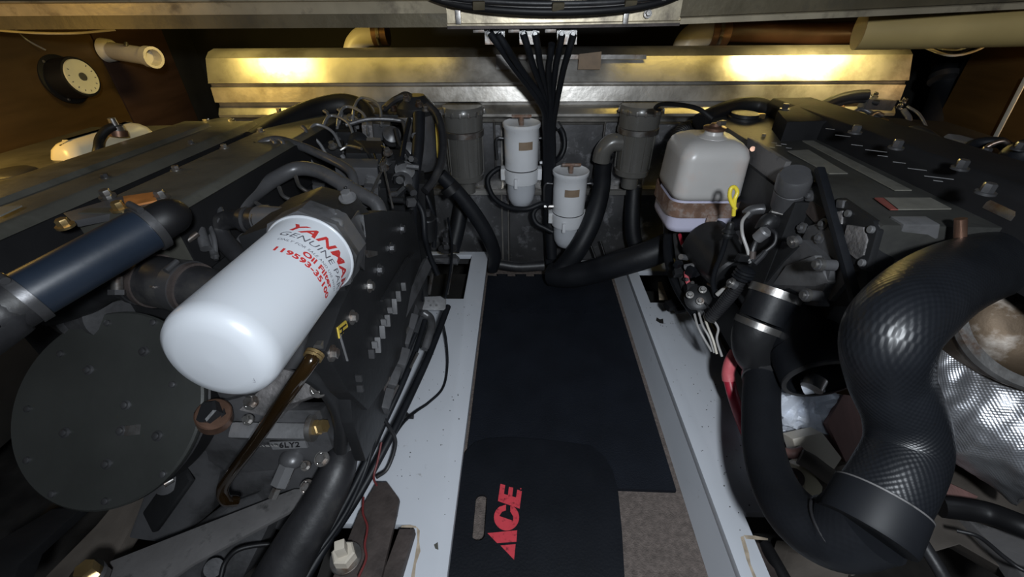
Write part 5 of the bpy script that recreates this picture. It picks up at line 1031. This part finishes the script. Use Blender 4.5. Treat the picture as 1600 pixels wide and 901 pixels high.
# foil lagged riser and exhaust flange
def lump(b, amp, sc):
    from mathutils import noise
    b.bm.normal_update()
    for v in b.bm.verts:
        v.co += v.normal*(noise.noise(v.co*sc)*amp+noise.noise(v.co*sc*3.1)*amp*.45)
    return b
fo = B().tube(PT([(1395, 520, .95), (1475, 575, .88), (1560, 630, .81), (1680, 690, .74)]), [.08, .125, .135, .14], n=110, k=44)
lump(fo, .010, 16); tag(fo.build('foil_lagging', 'hatch_foil', ang=80), 'crinkled silver foil lagging behind the huge exhaust hose at the right edge', 'insulation')
xr = thing('exhaust_riser', 'heat-stained brown steel exhaust riser with a bright ring at the right edge', 'exhaust pipe', P(1600, 520, t=.68))
xc = P(1628, 500, t=.70); xd = (V((-.25, -.55, .55))).normalized()
B().lathe(xc, xd, [(-.20, .10), (-.06, .105), (-.02, .115), (0, .115)], 56).build('riser_body', 'exh', xr)
B().lathe(xc, xd, [(0, .095), (0, .118), (.008, .121), (.014, .116), (.014, .100)], 56, cap=False).build('clamp_ring', 'steel', xr)
B().lathe(xc, xd, [(0, .098), (.012, .09), (.025, .06), (.028, .001)], 48).build('end_cap', 'exh', xr)

# ---------------- bilge below the right hoses
bg = B().ball(P(1252, 640, t=.98), .085, (1, .8, .9), 60); lump(bg, .030, 22); tag(bg.build('crumpled_foil', 'bag', ang=20), 'crumpled silvery white wad below the open air filter can', 'foil')
def piece(name, pts, vec, m, label, cat, bev=.003): return tag(slab(pts, vec, bev).build(name, m), label, cat)
piece('timber_block', [(1292, 660, .88), (1318, 615, .90), (1336, 618, .90), (1372, 660, .88), (1350, 700, .86), (1322, 722, .86)], (.02, .04, -.05), 'timber', 'red-brown painted timber block left of the exhaust hose', 'timber')
piece('engine_bearer', [(1300, 730, 1.0), (1420, 700, .98), (1640, 770, .90), (1640, 930, .75), (1500, 850, .82), (1330, 900, .84)], (0, .05, -.06), 'greytimber', 'dirty grey-brown board under the foil at the lower right', 'board')
piece('red_board', [(1425, 755, .86), (1465, 745, .86), (1530, 775, .83), (1500, 800, .83), (1440, 790, .84)], (0, .03, -.02), 'timber', 'faded red board just right of the lower exhaust hose', 'board')
wl = B().ball(P(1437, 782, t=.80), .018, (1.2, 1, .8), 20); lump(wl, .005, 60); tag(wl.build('paper_scrap', 'pvc'), 'small white scrap stuck beside the lower exhaust hose', 'scrap')
rope('black_strap', PT([(1470, 790, .80), (1540, 800, .78), (1600, 822, .74), (1650, 840, .72)]), .020, 'black', 'thick black pipe running to the right edge below the foil', 'pipe', n=16)
rope('grey_rod', PT([(1415, 805, .70), (1440, 845, .69), (1470, 893, .67), (1490, 930, .66)]), .0095, 'rubd', 'grey-black rod slanting down to the bottom edge right of the hose cuff', 'rod', n=16)
rope('thin_cable', PT([(1495, 828, .78), (1530, 838, .76), (1570, 870, .72), (1600, 890, .70), (1640, 900, .69)]), .0035, 'rubd', 'thin cable curving through the lower right corner', 'cable')
piece('bed_plate', [(1510, 810, .84), (1640, 850, .76), (1640, 960, .70), (1590, 890, .76)], (0, .02, -.03), 'strip', 'grey plate in the lower right corner', 'plate')
piece('white_rag', [(1238, 685, .90), (1285, 675, .88), (1316, 715, .87), (1292, 750, .87), (1250, 725, .89)], (0, .03, -.02), 'pvc', 'dull white rag below the crumpled foil between the two hoses', 'rag')
rope('old_pipe', PT([(1250, 712, .85), (1268, 722, .84), (1292, 740, .83), (1330, 764, .82)]), .016, 'greytimber', 'grimy brown pipe below the white rag between the hoses', 'pipe', n=18)
rope('red_pipe', PT([(1228, 706, .88), (1240, 708, .87), (1254, 704, .87)]), .010, 'timber', 'short dirty red pipe beside the grimy brown one', 'pipe', n=14)
piece('ivory_block', [(1248, 728, .86), (1260, 722, .86), (1286, 760, .83), (1282, 786, .82), (1262, 770, .84)], (0, .03, -.03), 'ivory', 'small ivory block above the saddle of the U-shaped hose', 'block')
ht = thing('old_valve', 'rusty round valve head left of the ivory block', 'valve', P(1238, 760, t=.93)); B().cyl(P(1242, 746, t=.87), P(1240, 745, t=.85), .018, n=24, bev=.002).build('disc', 'rustd', ht); B().cyl(P(1242, 746, t=.86), P(1241, 745, t=.843), .006, n=12).build('spindle', 'copper', ht)
piece('bilge_plate', [(1235, 768, .93), (1290, 766, .90), (1330, 770, .86), (1300, 800, .86), (1255, 815, .90)], (0, .03, -.02), 'greytimber', 'olive-brown bilge plate seen through the bend of the U-shaped hose', 'plate')
piece('bilge_rag', [(1230, 860, .84), (1290, 868, .80), (1330, 880, .78), (1320, 930, .74), (1210, 930, .78)], (0, .03, -.02), 'greytimber', 'grimy board under the lowest point of the U-shaped hose', 'board')
rope('bed_hose', PT([(1195, 850, .84), (1215, 885, .80), (1240, 930, .76)]), .012, 'black', 'thin black hose in the cut-out at the near end of the right bed', 'hose', n=14)
piece('near_foot', [(1165, 842, .84), (1196, 850, .84), (1215, 901, .78), (1225, 940, .76), (1190, 940, .76)], (0, .03, -.03), 'rustd', 'rusty engine foot inside the near cut-out of the right bed', 'engine mount')
